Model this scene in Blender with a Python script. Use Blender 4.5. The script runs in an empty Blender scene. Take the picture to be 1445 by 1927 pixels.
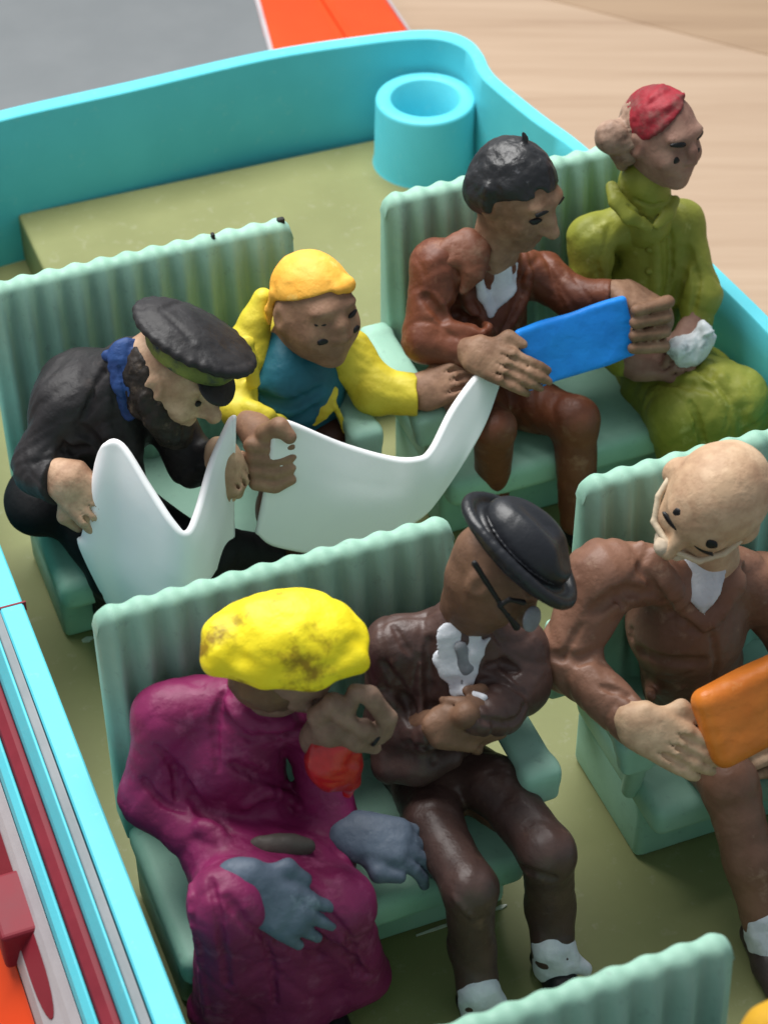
import bpy, bmesh, math, random
import numpy as np
from mathutils import Vector, Matrix

# One unit is one metre at the passengers' own scale; the toy itself is 1:87.
scene = bpy.context.scene
scene.unit_settings.system = 'METRIC'
scene.unit_settings.scale_length = 1.0 / 87.0
col = scene.collection
random.seed(4)

# ------------------------------------------------------------------ camera
cam_data = bpy.data.cameras.new('camera')
cam = bpy.data.objects.new('camera', cam_data)
col.objects.link(cam)
cam.matrix_world = Matrix(((0.93107, 0.24813, -0.26747, -0.66135), (-0.36481, 0.62537, -0.6898, -3.64587), (-0.0039, 0.73983, 0.67278, 4.66691), (0.0, 0.0, 0.0, 1.0)))
cam_data.sensor_fit = 'VERTICAL'
cam_data.sensor_height = 36.0
cam_data.sensor_width = 36.0
cam_data.lens = 75.014
cam_data.clip_start = 0.05
cam_data.clip_end = 400.0
cam_data.dof.use_dof = True
cam_data.dof.focus_distance = 5.75
cam_data.dof.aperture_fstop = 2.4
scene.camera = cam

# ------------------------------------------------------------------ light
world = bpy.data.worlds.new('World')
scene.world = world
world.use_nodes = True
wn = world.node_tree.nodes
wn['Background'].inputs[0].default_value = (0.80, 0.90, 1.0, 1)
wn['Background'].inputs[1].default_value = 0.46


def area(name, loc, target, sx, sy, power, color):
    ld = bpy.data.lights.new(name, 'AREA')
    ld.shape = 'RECTANGLE'
    ld.size, ld.size_y = sx, sy
    ld.energy = power
    ld.color = color
    o = bpy.data.objects.new(name, ld)
    o.location = loc
    d = Vector(target) - Vector(loc)
    o.rotation_euler = d.to_track_quat('-Z', 'Y').to_euler()
    col.objects.link(o)


# a wide window-like lamp high above, a little behind the bus
area('room_lamp', (0.5, 4.2, 7.8), (1.0, 0.6, 0.4), 7.0, 5.0, 1450, (1.0, 0.985, 0.96))

vs = scene.view_settings
vs.view_transform = 'Standard'
vs.look = 'None'
vs.exposure = -0.06
vs.gamma = 1.0
vs.use_curve_mapping = False


# ------------------------------------------------------------------ materials
def srgb(r, g, b):
    f = lambda c: (c / 255 / 12.92) if c / 255 <= 0.04045 else ((c / 255 + 0.055) / 1.055) ** 2.4
    return (f(r), f(g), f(b), 1)


def paint(name, c1, c2=None, scale=9.0, rough=0.45, bump=0.25, bscale=60.0, spots=None,
          sscale=30.0, sthr=0.62, spec=0.4, coat=0.0, sub=0.0, relief=26.0, swidth=0.13):
    """hand-painted plastic: two tones mixed by noise, optional worn spots, fine relief"""
    m = bpy.data.materials.new(name)
    m.use_nodes = True
    nt = m.node_tree
    b = nt.nodes['Principled BSDF']
    tc = nt.nodes.new('ShaderNodeTexCoord')
    n1 = nt.nodes.new('ShaderNodeTexNoise')
    n1.inputs['Scale'].default_value = scale
    n1.inputs['Detail'].default_value = 5
    n1.inputs['Roughness'].default_value = 0.6
    nt.links.new(tc.outputs['Object'], n1.inputs['Vector'])
    ramp = nt.nodes.new('ShaderNodeValToRGB')
    ramp.color_ramp.elements[0].position = 0.36
    ramp.color_ramp.elements[1].position = 0.66
    ramp.color_ramp.elements[0].color = c1
    ramp.color_ramp.elements[1].color = c2 or c1
    nt.links.new(n1.outputs['Fac'], ramp.inputs['Fac'])
    out = ramp.outputs['Color']
    if spots:
        n2 = nt.nodes.new('ShaderNodeTexNoise')
        n2.inputs['Scale'].default_value = sscale
        n2.inputs['Detail'].default_value = 4
        n2.inputs['Roughness'].default_value = 0.65
        nt.links.new(tc.outputs['Object'], n2.inputs['Vector'])
        r2 = nt.nodes.new('ShaderNodeValToRGB')
        r2.color_ramp.elements[0].position = sthr - 0.035
        r2.color_ramp.elements[1].position = sthr + swidth
        nt.links.new(n2.outputs['Fac'], r2.inputs['Fac'])
        mx = nt.nodes.new('ShaderNodeMix')
        mx.data_type = 'RGBA'
        nt.links.new(r2.outputs['Color'], mx.inputs[0])
        nt.links.new(out, mx.inputs[6])
        mx.inputs[7].default_value = spots
        out = mx.outputs[2]
    nt.links.new(out, b.inputs['Base Color'])
    nr = nt.nodes.new('ShaderNodeMapRange')
    nr.inputs['To Min'].default_value = max(0.05, rough - 0.04)
    nr.inputs['To Max'].default_value = min(1.0, rough + 0.22)
    nt.links.new(n1.outputs['Fac'], nr.inputs['Value'])
    nt.links.new(nr.outputs['Result'], b.inputs['Roughness'])
    b.inputs['Specular IOR Level'].default_value = spec * 0.8
    b.inputs['Coat Weight'].default_value = coat
    b.inputs['Coat Roughness'].default_value = 0.25
    if sub:
        b.inputs['Subsurface Weight'].default_value = sub
        b.inputs['Subsurface Radius'].default_value = (0.05, 0.05, 0.05)
        b.inputs['Subsurface Scale'].default_value = 0.6
    if bump:
        nb = nt.nodes.new('ShaderNodeTexNoise')
        nb.inputs['Scale'].default_value = bscale
        nb.inputs['Detail'].default_value = 4
        nt.links.new(tc.outputs['Object'], nb.inputs['Vector'])
        bp = nt.nodes.new('ShaderNodeBump')
        bp.inputs['Strength'].default_value = bump * 0.55
        bp.inputs['Distance'].default_value = 0.01
        nt.links.new(nb.outputs['Fac'], bp.inputs['Height'])
        nrm = bp.outputs['Normal']
        if relief:
            nv = nt.nodes.new('ShaderNodeTexVoronoi')
            nv.feature = 'SMOOTH_F1'
            nv.inputs['Scale'].default_value = relief
            nv.inputs['Smoothness'].default_value = 0.35
            nd = nt.nodes.new('ShaderNodeMixRGB')
            nd.inputs[0].default_value = 0.06
            nt.links.new(tc.outputs['Object'], nd.inputs[1])
            nt.links.new(nb.outputs['Color'], nd.inputs[2])
            nt.links.new(nd.outputs[0], nv.inputs['Vector'])
            b2 = nt.nodes.new('ShaderNodeBump')
            b2.inputs['Strength'].default_value = 0.09
            b2.inputs['Distance'].default_value = 0.02
            nt.links.new(nv.outputs['Distance'], b2.inputs['Height'])
            nt.links.new(nrm, b2.inputs['Normal'])
            nrm = b2.outputs['Normal']
        nt.links.new(nrm, b.inputs['Normal'])
    return m


def wood_material(name, ca, cb, cc, ang):
    m = bpy.data.materials.new(name)
    m.use_nodes = True
    nt = m.node_tree
    b = nt.nodes['Principled BSDF']
    tc = nt.nodes.new('ShaderNodeTexCoord')
    mp = nt.nodes.new('ShaderNodeMapping')
    mp.inputs['Rotation'].default_value = (0, 0, -ang)
    mp2 = nt.nodes.new('ShaderNodeMapping')
    mp2.inputs['Scale'].default_value = (0.30, 6.5, 1)
    nt.links.new(tc.outputs['Object'], mp.inputs['Vector'])
    nt.links.new(mp.outputs['Vector'], mp2.inputs['Vector'])
    n1 = nt.nodes.new('ShaderNodeTexNoise')
    n1.inputs['Scale'].default_value = 1.6
    n1.inputs['Detail'].default_value = 7
    n1.inputs['Roughness'].default_value = 0.62
    n1.inputs['Distortion'].default_value = 0.5
    nt.links.new(mp2.outputs['Vector'], n1.inputs['Vector'])
    r = nt.nodes.new('ShaderNodeValToRGB')
    e = r.color_ramp.elements
    e[0].position, e[0].color = 0.30, ca
    e[1].position, e[1].color = 0.62, cb
    k = e.new(0.80)
    k.color = cc
    nt.links.new(n1.outputs['Fac'], r.inputs['Fac'])
    nt.links.new(r.outputs['Color'], b.inputs['Base Color'])
    b.inputs['Roughness'].default_value = 0.5
    bp = nt.nodes.new('ShaderNodeBump')
    bp.inputs['Strength'].default_value = 0.12
    nt.links.new(n1.outputs['Fac'], bp.inputs['Height'])
    nt.links.new(bp.outputs['Normal'], b.inputs['Normal'])
    return m


M = {}
M['cyan'] = paint('cyan_plastic', (0.10, 0.55, 0.645, 1), (0.115, 0.59, 0.685, 1), 4, 0.42, 0.10, 90, (0.18, 0.60, 0.67, 1), 24, .64, relief=0)
M['olive'] = paint('olive_plastic', (0.188, 0.197, 0.078, 1), (0.215, 0.225, 0.092, 1), 3, 0.5, 0.08, 80, (0.25, 0.255, 0.14, 1), 22, .63, relief=0)
M['mint'] = paint('mint_plastic', (0.262, 0.465, 0.36, 1), (0.31, 0.525, 0.415, 1), 6, 0.48, 0.14, 50, (0.22, 0.36, 0.29, 1), 26, .64, sub=0.15, relief=0)
M['grey_roof'] = paint('grey_plastic', (0.14, 0.15, 0.155, 1), (0.155, 0.165, 0.17, 1), 3, 0.65, 0.05, 80, relief=0)
M['orange_body'] = paint('orange_plastic', (0.70, 0.055, 0.006, 1), (0.74, 0.065, 0.008, 1), 3, 0.35, 0.04, 60, relief=0)
M['maroon'] = paint('clear_red_plastic', (0.17, 0.012, 0.022, 1), (0.22, 0.018, 0.03, 1), 6, 0.45, 0.05, 40, spec=0.3, relief=0)
M['silver'] = paint('silver_plastic', (0.40, 0.36, 0.37, 1), (0.46, 0.42, 0.43, 1), 5, 0.35, 0.1, 80, relief=0)
M['groove'] = paint('grey_groove', (0.22, 0.24, 0.25, 1), (0.27, 0.28, 0.29, 1), 6, 0.5, 0.1, 80, relief=0)
M['paper'] = paint('white_paper', (0.87, 0.87, 0.885, 1), (0.90, 0.90, 0.90, 1), 5, 0.5, 0.10, 30, relief=0)
M['wood'] = wood_material('table_wood', srgb(184, 159, 135), srgb(171, 145, 121), srgb(148, 121, 98), -0.39)
M['wood2'] = wood_material('table_wood_dark', srgb(170, 143, 116), srgb(158, 131, 105), srgb(142, 115, 90), -0.39)


# ------------------------------------------------------------------ scene helpers
def empty(name, loc, label, cat, group=None):
    o = bpy.data.objects.new(name, None)
    o.empty_display_size = 0.1
    o.location = loc
    col.objects.link(o)
    o['label'] = label
    o['category'] = cat
    if group:
        o['group'] = group
    bpy.context.view_layer.update()
    return o


def origin_of(o):
    v = Vector((0, 0, 0))
    while o is not None:
        v += o.location
        o = o.parent
    return v


def link(name, me, mat, parent=None, smooth=True, at=None):
    """mesh in world coordinates -> object; vertices become relative to the parent's origin"""
    o = bpy.data.objects.new(name, me)
    if mat:
        me.materials.append(mat)
    base = origin_of(parent) if parent is not None else Vector(at or (0, 0, 0))
    if base.length > 0:
        me.transform(Matrix.Translation(-base))
    col.objects.link(o)
    if parent is not None:
        o.parent = parent
    else:
        o.location = base
    if smooth:
        me.polygons.foreach_set('use_smooth', [True] * len(me.polygons))
    return o


def bm_link(name, bm, mat, parent=None, smooth=False, at=None):
    me = bpy.data.meshes.new(name)
    bm.normal_update()
    bm.to_mesh(me)
    bm.free()
    return link(name, me, mat, parent, smooth, at)


def auto_smooth(o, ang=40):
    me = o.data
    bm = bmesh.new()
    bm.from_mesh(me)
    for e in bm.edges:
        if len(e.link_faces) == 2:
            e.smooth = e.calc_face_angle(0) < math.radians(ang)
    bm.to_mesh(me)
    bm.free()
    me.polygons.foreach_set('use_smooth', [True] * len(me.polygons))


def box_bm(lo, hi, bev=0.0, seg=3):
    bm = bmesh.new()
    bmesh.ops.create_cube(bm, size=1)
    lo, hi = Vector(lo), Vector(hi)
    for v in bm.verts:
        v.co = Vector((lo.x + (v.co.x + .5) * (hi.x - lo.x), lo.y + (v.co.y + .5) * (hi.y - lo.y), lo.z + (v.co.z + .5) * (hi.z - lo.z)))
    if bev:
        bmesh.ops.bevel(bm, geom=list(bm.edges), offset=bev, segments=seg, affect='EDGES', profile=0.5)
    return bm


def pydata(name, verts, faces, mat, parent=None, smooth=True, at=None):
    me = bpy.data.meshes.new(name)
    me.from_pydata([tuple(map(float, v)) for v in verts], [], faces)
    bm = bmesh.new()
    bm.from_mesh(me)
    bmesh.ops.recalc_face_normals(bm, faces=bm.faces)
    bm.to_mesh(me)
    bm.free()
    return link(name, me, mat, parent, smooth, at)


# ------------------------------------------------------------------ sculpting: blended volumes meshed on a grid
V3 = lambda p: np.asarray(p, dtype=np.float64)


def unit(v):
    v = V3(v)
    return v / (np.linalg.norm(v) + 1e-12)


OUT = unit((-.27, -.69, .67))       # up and towards the front of the bus


class Frame:
    """right, forward, up axes about a point"""

    def __init__(self, c, f, u=(0, 0, 1), s=1.0):
        self.c = V3(c)
        self.f = unit(f)
        self.r = unit(np.cross(self.f, unit(u)))
        self.u = np.cross(self.r, self.f)
        self.s = s

    def __call__(self, x, y, z):
        return self.c + self.s * (x * self.r + y * self.f + z * self.u)

    def d(self, x, y, z):
        return unit(x * self.r + y * self.f + z * self.u)

    @property
    def R(self):
        return np.array([self.r, self.f, self.u])  # rows: local axes


class Sculpt:
    def __init__(self, h=0.0065):
        self.h = h
        self.ops = []

    # each op: (bbox lo, hi, func(P)->d, k, mode)
    def _add(self, lo, hi, fn, k, mode):
        self.ops.append((V3(lo), V3(hi), fn, k, mode))
        return self

    def cone(self, a, b, ra, rb, k=0.02, mode='add', flat=None):
        a, b = V3(a), V3(b)
        ba = b - a
        L2 = ba @ ba + 1e-12
        r = max(ra, rb)
        if flat is not None:
            n, s = unit(flat[0]), flat[1]
        e = r * (1 if flat is None else max(1.0, flat[1]))

        def fn(P):
            t = np.clip(((P - a) @ ba) / L2, 0, 1)
            q = P - a - t[..., None] * ba
            if flat is not None:
                q = q + ((q @ n) * (1 / s - 1))[..., None] * n
            d = np.sqrt((q * q).sum(-1)) - (ra + (rb - ra) * t)
            if flat is not None:
                d = d * min(1.0, s)
            return d
        return self._add(np.minimum(a, b) - e, np.maximum(a, b) + e, fn, k, mode)

    def tube(self, pts, radii, k=0.02, mode='add', flat=None):
        if not hasattr(radii, '__len__'):
            radii = [radii] * len(pts)
        for i in range(len(pts) - 1):
            self.cone(pts[i], pts[i + 1], radii[i], radii[i + 1], k, mode, flat)
        return self

    def ell(self, c, r, R=None, k=0.02, mode='add'):
        c = V3(c)
        r = V3(r) if hasattr(r, '__len__') else V3((r, r, r))
        m = r.max()

        def fn(P):
            q = P - c
            if R is not None:
                q = q @ R.T
            k0 = np.sqrt(((q / r) ** 2).sum(-1))
            k1 = np.sqrt(((q / (r * r)) ** 2).sum(-1)) + 1e-9
            return k0 * (k0 - 1) / k1
        return self._add(c - m, c + m, fn, k, mode)

    def box(self, c, half, R=None, rnd=0.01, k=0.02, mode='add'):
        c, half = V3(c), V3(half)
        m = np.linalg.norm(half)
        hb = np.maximum(half - rnd, 1e-4)

        def fn(P):
            q = P - c
            if R is not None:
                q = q @ R.T
            q = np.abs(q) - hb
            return np.sqrt((np.maximum(q, 0) ** 2).sum(-1)) + np.minimum(q.max(-1), 0) - rnd
        return self._add(c - m, c + m, fn, k, mode)

    def field(self, P):
        P = np.atleast_2d(P)
        D = np.full(len(P), 0.5)
        for (a, b, fn, k, mode) in self.ops:
            d = fn(P)
            if mode == 'cut':
                d = -d
                w = np.maximum(k - np.abs(D - d), 0) / k if k > 1e-5 else 0
                D = np.maximum(D, d) + w * w * k * 0.25
            else:
                w = np.maximum(k - np.abs(D - d), 0) / k if k > 1e-5 else 0
                D = np.minimum(D, d) - w * w * k * 0.25
        return D

    def snap(self, p, lift=0.0, d=None, far=0.22):
        """the outermost surface point along the direction d through p"""
        d = OUT if d is None else unit(d)
        t = np.arange(far, -far, -0.004)
        P = V3(p) + t[:, None] * d
        hit = np.nonzero(self.field(P) < 0)[0]
        return (P[hit[0]] if len(hit) else V3(p)) + d * lift

    def fold(self, pts, radii, k=0.012, mode='add', flat=None, lift=0.0):
        """a crease or ridge that follows the surface sculpted so far"""
        pts = [V3(p) for p in pts]
        n = 4 * (len(pts) - 1) + 1
        Q = [cm(pts, t) for t in np.linspace(0, 1, n)]
        Rr = [float(np.interp(t * (len(pts) - 1), range(len(pts)), radii)) for t in np.linspace(0, 1, n)]
        Q = [self.snap(q, lift) for q in Q]
        for i in range(n - 1):
            self.cone(Q[i], Q[i + 1], Rr[i], Rr[i + 1], k, mode, flat)
        return self

    def plane_cut(self, p, n, k=0.01, rad=None):
        """remove what lies on the side n points to (only within rad of p when given)"""
        p, n = V3(p), unit(n)
        if rad:
            return self._add(p - rad, p + rad, lambda P: np.maximum((p - P) @ n, np.sqrt(((P - p) ** 2).sum(-1)) - rad), k, 'cut')
        return self._add(V3((-1e3,) * 3), V3((1e3,) * 3), lambda P: (P - p) @ n * -1.0, k, 'cut')

    def grid(self):
        lo = np.min([o[0] for o in self.ops if o[4] == 'add'], 0) - 0.03
        hi = np.max([o[1] for o in self.ops if o[4] == 'add'], 0) + 0.03
        h = self.h
        n = np.ceil((hi - lo) / h).astype(int) + 1
        D = np.full(n, 0.5, np.float32)
        ax = [lo[i] + h * np.arange(n[i]) for i in range(3)]
        for (a, b, fn, k, mode) in self.ops:
            m = k + 3 * h
            i0 = np.clip(np.floor((a - m - lo) / h).astype(int), 0, n)
            i1 = np.clip(np.ceil((b + m - lo) / h).astype(int) + 1, 0, n)
            if (i1 <= i0).any():
                continue
            sl = tuple(slice(i0[i], i1[i]) for i in range(3))
            X, Y, Z = np.meshgrid(ax[0][sl[0]], ax[1][sl[1]], ax[2][sl[2]], indexing='ij')
            P = np.stack((X, Y, Z), -1)
            d = fn(P).astype(np.float32)
            cur = D[sl]
            if mode == 'cut':
                d = -d
                if k > 1e-5:
                    w = np.maximum(k - np.abs(cur - d), 0) / k
                    D[sl] = np.maximum(cur, d) + w * w * k * 0.25
                else:
                    D[sl] = np.maximum(cur, d)
            else:
                if k > 1e-5:
                    w = np.maximum(k - np.abs(cur - d), 0) / k
                    D[sl] = np.minimum(cur, d) - w * w * k * 0.25
                else:
                    D[sl] = np.minimum(cur, d)
        self.D, self.lo, self.n = D, lo, n
        return D

    def lump(self, amp, freq, seed):
        rng = np.random.default_rng(seed)
        idx = np.argwhere(np.abs(self.D) < 4 * self.h + 2 * amp)
        P = self.lo + self.h * idx
        v = np.zeros(len(P))
        for f, w in ((1, .5), (1.9, .3), (3.3, .2)):
            for j in range(4):
                kk = unit(rng.normal(size=3)) * freq * f * 6.283
                v += w / 2 * np.sin(P @ kk + rng.uniform(0, 6.28) + 1.5 * np.sin(P @ unit(rng.normal(size=3)) * freq * f * 3))
        self.D[tuple(idx.T)] += (amp * v).astype(np.float32)

    def crease(self, amp, freq, seed):
        """shallow carved creases: warped, stretched ridge noise cut into the surface"""
        rng = np.random.default_rng(seed)
        idx = np.argwhere(np.abs(self.D) < 4 * self.h + 3 * amp)
        P = self.lo + self.h * idx
        v = np.zeros(len(P))
        warp = np.zeros_like(P)
        for j in range(3):
            warp += np.sin(P @ (unit(rng.normal(size=3)) * freq * 3.0) + rng.uniform(0, 6.28))[:, None] * unit(rng.normal(size=3)) * .35 / freq
        Q = P + warp
        for f, w in ((1, .6), (1.7, .4)):
            for j in range(3):
                kk = unit(rng.normal(size=3) * V3((1, 1, .6))) * freq * f * 3.14
                m = .5 + .5 * np.sin(P @ (unit(rng.normal(size=3)) * freq * 2.2) + rng.uniform(0, 6.28))
                v += w * m * np.maximum(0, 1 - 2.6 * np.abs(np.sin(Q @ kk + rng.uniform(0, 6.28))))
        self.D[tuple(idx.T)] += (amp * v).astype(np.float32)

    def project(self, p, d, far=0.2):
        """first surface point met walking inward along -d from p + far*d"""
        p, d = V3(p), unit(d)
        for t in np.arange(far, -far, -0.0015):
            q = p + t * d
            i = np.round((q - self.lo) / self.h).astype(int)
            if (i >= 0).all() and (i < self.n).all() and self.D[tuple(i)] < 0.001:
                return q
        return p

    def mesh(self, name, mat, parent, lump=None, seed=1, smooth=2):
        if not hasattr(self, 'D'):
            self.grid()
        if lump:
            self.lump(lump[0], lump[1], seed)
        D, lo, h = self.D, self.lo, self.h
        ins = D < 0
        c = np.zeros(tuple(s - 1 for s in D.shape), np.int8)
        for dx in (0, 1):
            for dy in (0, 1):
                for dz in (0, 1):
                    c += ins[dx:dx + c.shape[0], dy:dy + c.shape[1], dz:dz + c.shape[2]]
        act = (c > 0) & (c < 8)
        cells = np.argwhere(act)
        idx = np.full(c.shape, -1, np.int64)
        idx[act] = np.arange(len(cells))
        corners = [(dx, dy, dz) for dx in (0, 1) for dy in (0, 1) for dz in (0, 1)]
        Vv = np.stack([D[cells[:, 0] + q[0], cells[:, 1] + q[1], cells[:, 2] + q[2]] for q in corners], 1)
        pos = np.zeros((len(cells), 3))
        cnt = np.zeros(len(cells))
        for i in range(8):
            for j in range(i + 1, 8):
                a, b = np.array(corners[i]), np.array(corners[j])
                if np.abs(a - b).sum() != 1:
                    continue
                va, vb = Vv[:, i], Vv[:, j]
                cr = (va < 0) != (vb < 0)
                t = np.where(cr, va / np.where(cr, va - vb, 1), 0)
                pos += np.where(cr[:, None], a + t[:, None] * (b - a), 0)
                cnt += cr
        verts = lo + h * (cells + pos / np.maximum(cnt, 1)[:, None])
        faces = []
        sh = c.shape
        for ax in range(3):
            o1, o2 = [(1, 2), (2, 0), (0, 1)][ax]
            n = [slice(None)] * 3
            a = [slice(None)] * 3
            a[ax] = slice(0, -1)
            b = [slice(None)] * 3
            b[ax] = slice(1, None)
            A, B = ins[tuple(a)], ins[tuple(b)]
            e = np.argwhere(A != B)
            ok = (e[:, o1] >= 1) & (e[:, o2] >= 1) & (e[:, o1] < sh[o1]) & (e[:, o2] < sh[o2])
            e = e[ok]
            flip = A[tuple(e.T)]
            def cell(d1, d2):
                q = e.copy()
                q[:, o1] += d1
                q[:, o2] += d2
                return idx[tuple(q.T)]
            f = np.stack([cell(-1, -1), cell(0, -1), cell(0, 0), cell(-1, 0)], 1)
            f[~flip] = f[~flip][:, ::-1]
            faces.append(f)
        faces = np.concatenate(faces)
        faces = faces[(faces >= 0).all(1)]
        nv = len(verts)
        ed = np.concatenate([faces[:, [0, 1]], faces[:, [1, 2]], faces[:, [2, 3]], faces[:, [3, 0]]])
        ed = np.concatenate([ed, ed[:, ::-1]])
        deg = np.maximum(np.bincount(ed[:, 0], minlength=nv), 1)
        for it in range(smooth):
            lam = 0.55
            av = np.stack([np.bincount(ed[:, 0], weights=verts[ed[:, 1], q], minlength=nv) / deg for q in range(3)], 1)
            verts = verts + lam * (av - verts)
        me = bpy.data.meshes.new(name)
        me.vertices.add(nv)
        me.vertices.foreach_set('co', verts.astype(np.float32).ravel())
        me.loops.add(faces.size)
        me.loops.foreach_set('vertex_index', faces.astype(np.int32).ravel())
        me.polygons.add(len(faces))
        me.polygons.foreach_set('loop_start', (np.arange(len(faces)) * 4).astype(np.int32))
        me.update(calc_edges=True)
        return link(name, me, mat, parent, True)


# ================================================================== the table
TZ = -0.42
bm = bmesh.new()
vs_ = [bm.verts.new(p) for p in ((-9, -9, TZ), (14, -9, TZ), (14, 14, TZ), (-9, 14, TZ))]
bm.faces.new(vs_)
tab = bm_link('table_top', bm, M['wood'])
tab['kind'] = 'structure'
# a darker board let in at the far right, its joint crossing the picture's corner
j0, j1 = Vector((3.62, 4.47, 0)), Vector((4.14, 3.86, 0))
jd = (j1 - j0).normalized()
jn = Vector((-jd.y, jd.x, 0))
if jn.y < 0:
    jn = -jn
a, b = j0 - jd * 1.5, j1 + jd * 6
tb = box_bm((0, 0, 0), (1, 1, 1))
me_pts = [a, b, b + jn * 4, a + jn * 4]
tb.free()
vv = [(p.x, p.y, TZ - .01) for p in me_pts] + [(p.x, p.y, TZ + .004) for p in me_pts]
brd = pydata('table_board', vv, [(0, 1, 2, 3), (4, 5, 6, 7), (0, 1, 5, 4), (1, 2, 6, 5), (2, 3, 7, 6), (3, 0, 4, 7)], M['wood2'], tab, smooth=False)

# ================================================================== the loose roof lying behind
roof = empty('bus_roof', (1.2, 4.4, TZ), 'grey and orange roof shell lying on the table behind the open bus', 'toy part')
# real cross-section: a shallow shell, grey on top, orange side band with a ridge
def prism_y(name, prof, y0, y1, mat, parent, skew=0.0, smooth=False):
    n = len(prof)
    v = [(x + skew * (y - 3.9), y, z) for y in (y0, y1) for x, z in prof]
    f = [tuple(range(n)), tuple(range(n, 2 * n))] + [(i, (i + 1) % n, n + (i + 1) % n, n + i) for i in range(n)]
    return pydata(name, v, f, mat, parent, smooth)
prism_y('grey_panel', [(-3.0, TZ), (1.765, TZ), (1.765, .05), (-3.0, .05)], 3.35, 9.0, M['grey_roof'], roof, .2)
prism_y('panel_edge', [(1.766, TZ), (1.785, TZ), (1.785, .055), (1.766, .055)], 3.35, 9.0, M['silver'], roof, .2)
prism_y('orange_band', [(1.786, TZ), (2.12, TZ), (2.12, .035), (2.09, .03), (1.786, .05)], 3.35, 9.0, M['orange_body'], roof, .08)
prism_y('orange_ridge', [(2.121, TZ), (2.395, TZ), (2.395, .03), (2.37, .05), (2.15, .062), (2.121, .05)], 3.35, 9.0, M['orange_body'], roof, .05)
prism_y('orange_edge', [(2.396, TZ), (2.41, TZ), (2.41, .03), (2.396, .035)], 3.35, 9.0, M['silver'], roof, .05)

# ================================================================== the open lower body of the bus
bus = empty('bus_body', (1.1, 0.6, TZ), 'turquoise open lower shell of a toy bus with olive floor, on the wooden table', 'toy bus')
ZW = 0.60
# inner and outer line of the wall top, running from the left front round the rear to the right front
inner = [(-.078, -2.6), (-.078, -1.2), (-.083, 0), (-.085, 1.2), (-.05, 2.1), (.04, 2.65), (.18, 2.89), (.443, 2.952), (.933, 2.972), (1.462, 3.000), (1.865, 2.967),
         (2.04, 2.932), (2.123, 2.885), (2.165, 2.81), (2.166, 2.73), (2.148, 2.63), (2.153, 2.52), (2.197, 2.259), (2.248, 2.034), (2.302, 1.60), (2.343, 1.172), (2.368, .80), (2.385, 0), (2.39, -1.2), (2.39, -2.6)]
outer = [(-.146, -2.6), (-.146, -1.2), (-.147, 0), (-.150, 1.2), (-.115, 2.13), (-.02, 2.71), (.15, 2.955), (.44, 3.018), (.945, 3.040), (1.475, 3.062), (1.880, 3.027),
         (2.07, 2.990), (2.172, 2.930), (2.216, 2.845), (2.218, 2.74), (2.201, 2.635), (2.206, 2.53), (2.251, 2.27), (2.300, 2.04), (2.352, 1.60), (2.394, 1.172), (2.420, .80), (2.438, 0), (2.443, -1.2), (2.443, -2.6)]


def dense(path, n=5):
    out = []
    P = [np.array(p) for p in path]
    for i in range(len(P) - 1):
        p0, p1, p2, p3 = P[max(i - 1, 0)], P[i], P[i + 1], P[min(i + 2, len(P) - 1)]
        for t in np.linspace(0, 1, n, endpoint=False):
            out.append(.5 * ((2 * p1) + (-p0 + p2) * t + (2 * p0 - 5 * p1 + 4 * p2 - p3) * t * t + (-p0 + 3 * p1 - 3 * p2 + p3) * t ** 3))
    out.append(P[-1])
    return out


di, do = dense(inner), dense(outer)


def wall(name, i0, i1, mat):
    A, B = di[i0:i1], do[i0:i1]
    V, Fc = [], []
    m = 8
    for a, b in zip(A, B):
        n = (b - a)
        V += [(*(a - n * .22), -.02), (*(a - n * .05), ZW - .10), (*a, ZW - .005), (*(a + n * .07), ZW), (*(b - n * .07), ZW), (*b, ZW - .005), (*(b + n * .03), ZW - .12), (*(b + n * .10), TZ)]
    for i in range(len(A) - 1):
        for j in range(m):
            q = (j + 1) % m
            Fc.append((i * m + j, i * m + q, (i + 1) * m + q, (i + 1) * m + j))
    Fc.append(tuple(range(m)))
    Fc.append(tuple(range((len(A) - 1) * m, len(A) * m)))
    o = pydata(name, V, Fc, mat, bus)
    auto_smooth(o, 35)
    return o


w_left = wall('left_wall', 0, 5 * 5 + 1, M['cyan'])
w_rear = wall('rear_wall', 5 * 5, 5 * 15 + 1, M['cyan'])
w_right = wall('right_wall', 5 * 15, len(di), M['cyan'])
# the hairline joint across the left rim
crk = bm_link('rim_joint', box_bm((-.1505, .543, ZW - .03), (-.078, .549, ZW + .0015)), M['maroon'], w_left)

# floor inside
fl = [(p[0] + (.012 if i < 40 else -.012), p[1]) for i, p in enumerate(di)]
bm = bmesh.new()
f = bm.faces.new([bm.verts.new((p[0], p[1], 0)) for p in fl])
bmesh.ops.triangulate(bm, faces=[f])
floor = bm_link('floor', bm, M['olive'], bus)
# raised rear deck
deck = [(.457, 1.60), (2.285, 1.60), (2.235, 2.0), (2.18, 2.25), (2.135, 2.5), (2.13, 2.80), (2.06, 2.895), (1.85, 2.935), (.457, 2.950)]
v = [(x, y, z) for z in (0.002, .20) for x, y in deck]
n = len(deck)
dk = pydata('rear_deck', v, [tuple(range(n)), tuple(range(n, 2 * n))] + [(i, (i + 1) % n, n + (i + 1) % n, n + i) for i in range(n)], M['olive'], bus, smooth=False)
md = dk.modifiers.new('bevel', 'BEVEL')
md.width, md.segments = .012, 2
# low olive lining along the left wall
bm_link('floor_ledge', box_bm((-.074, -2.5, .0), (-.035, 2.0, .15), .01), M['olive'], bus)

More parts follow.
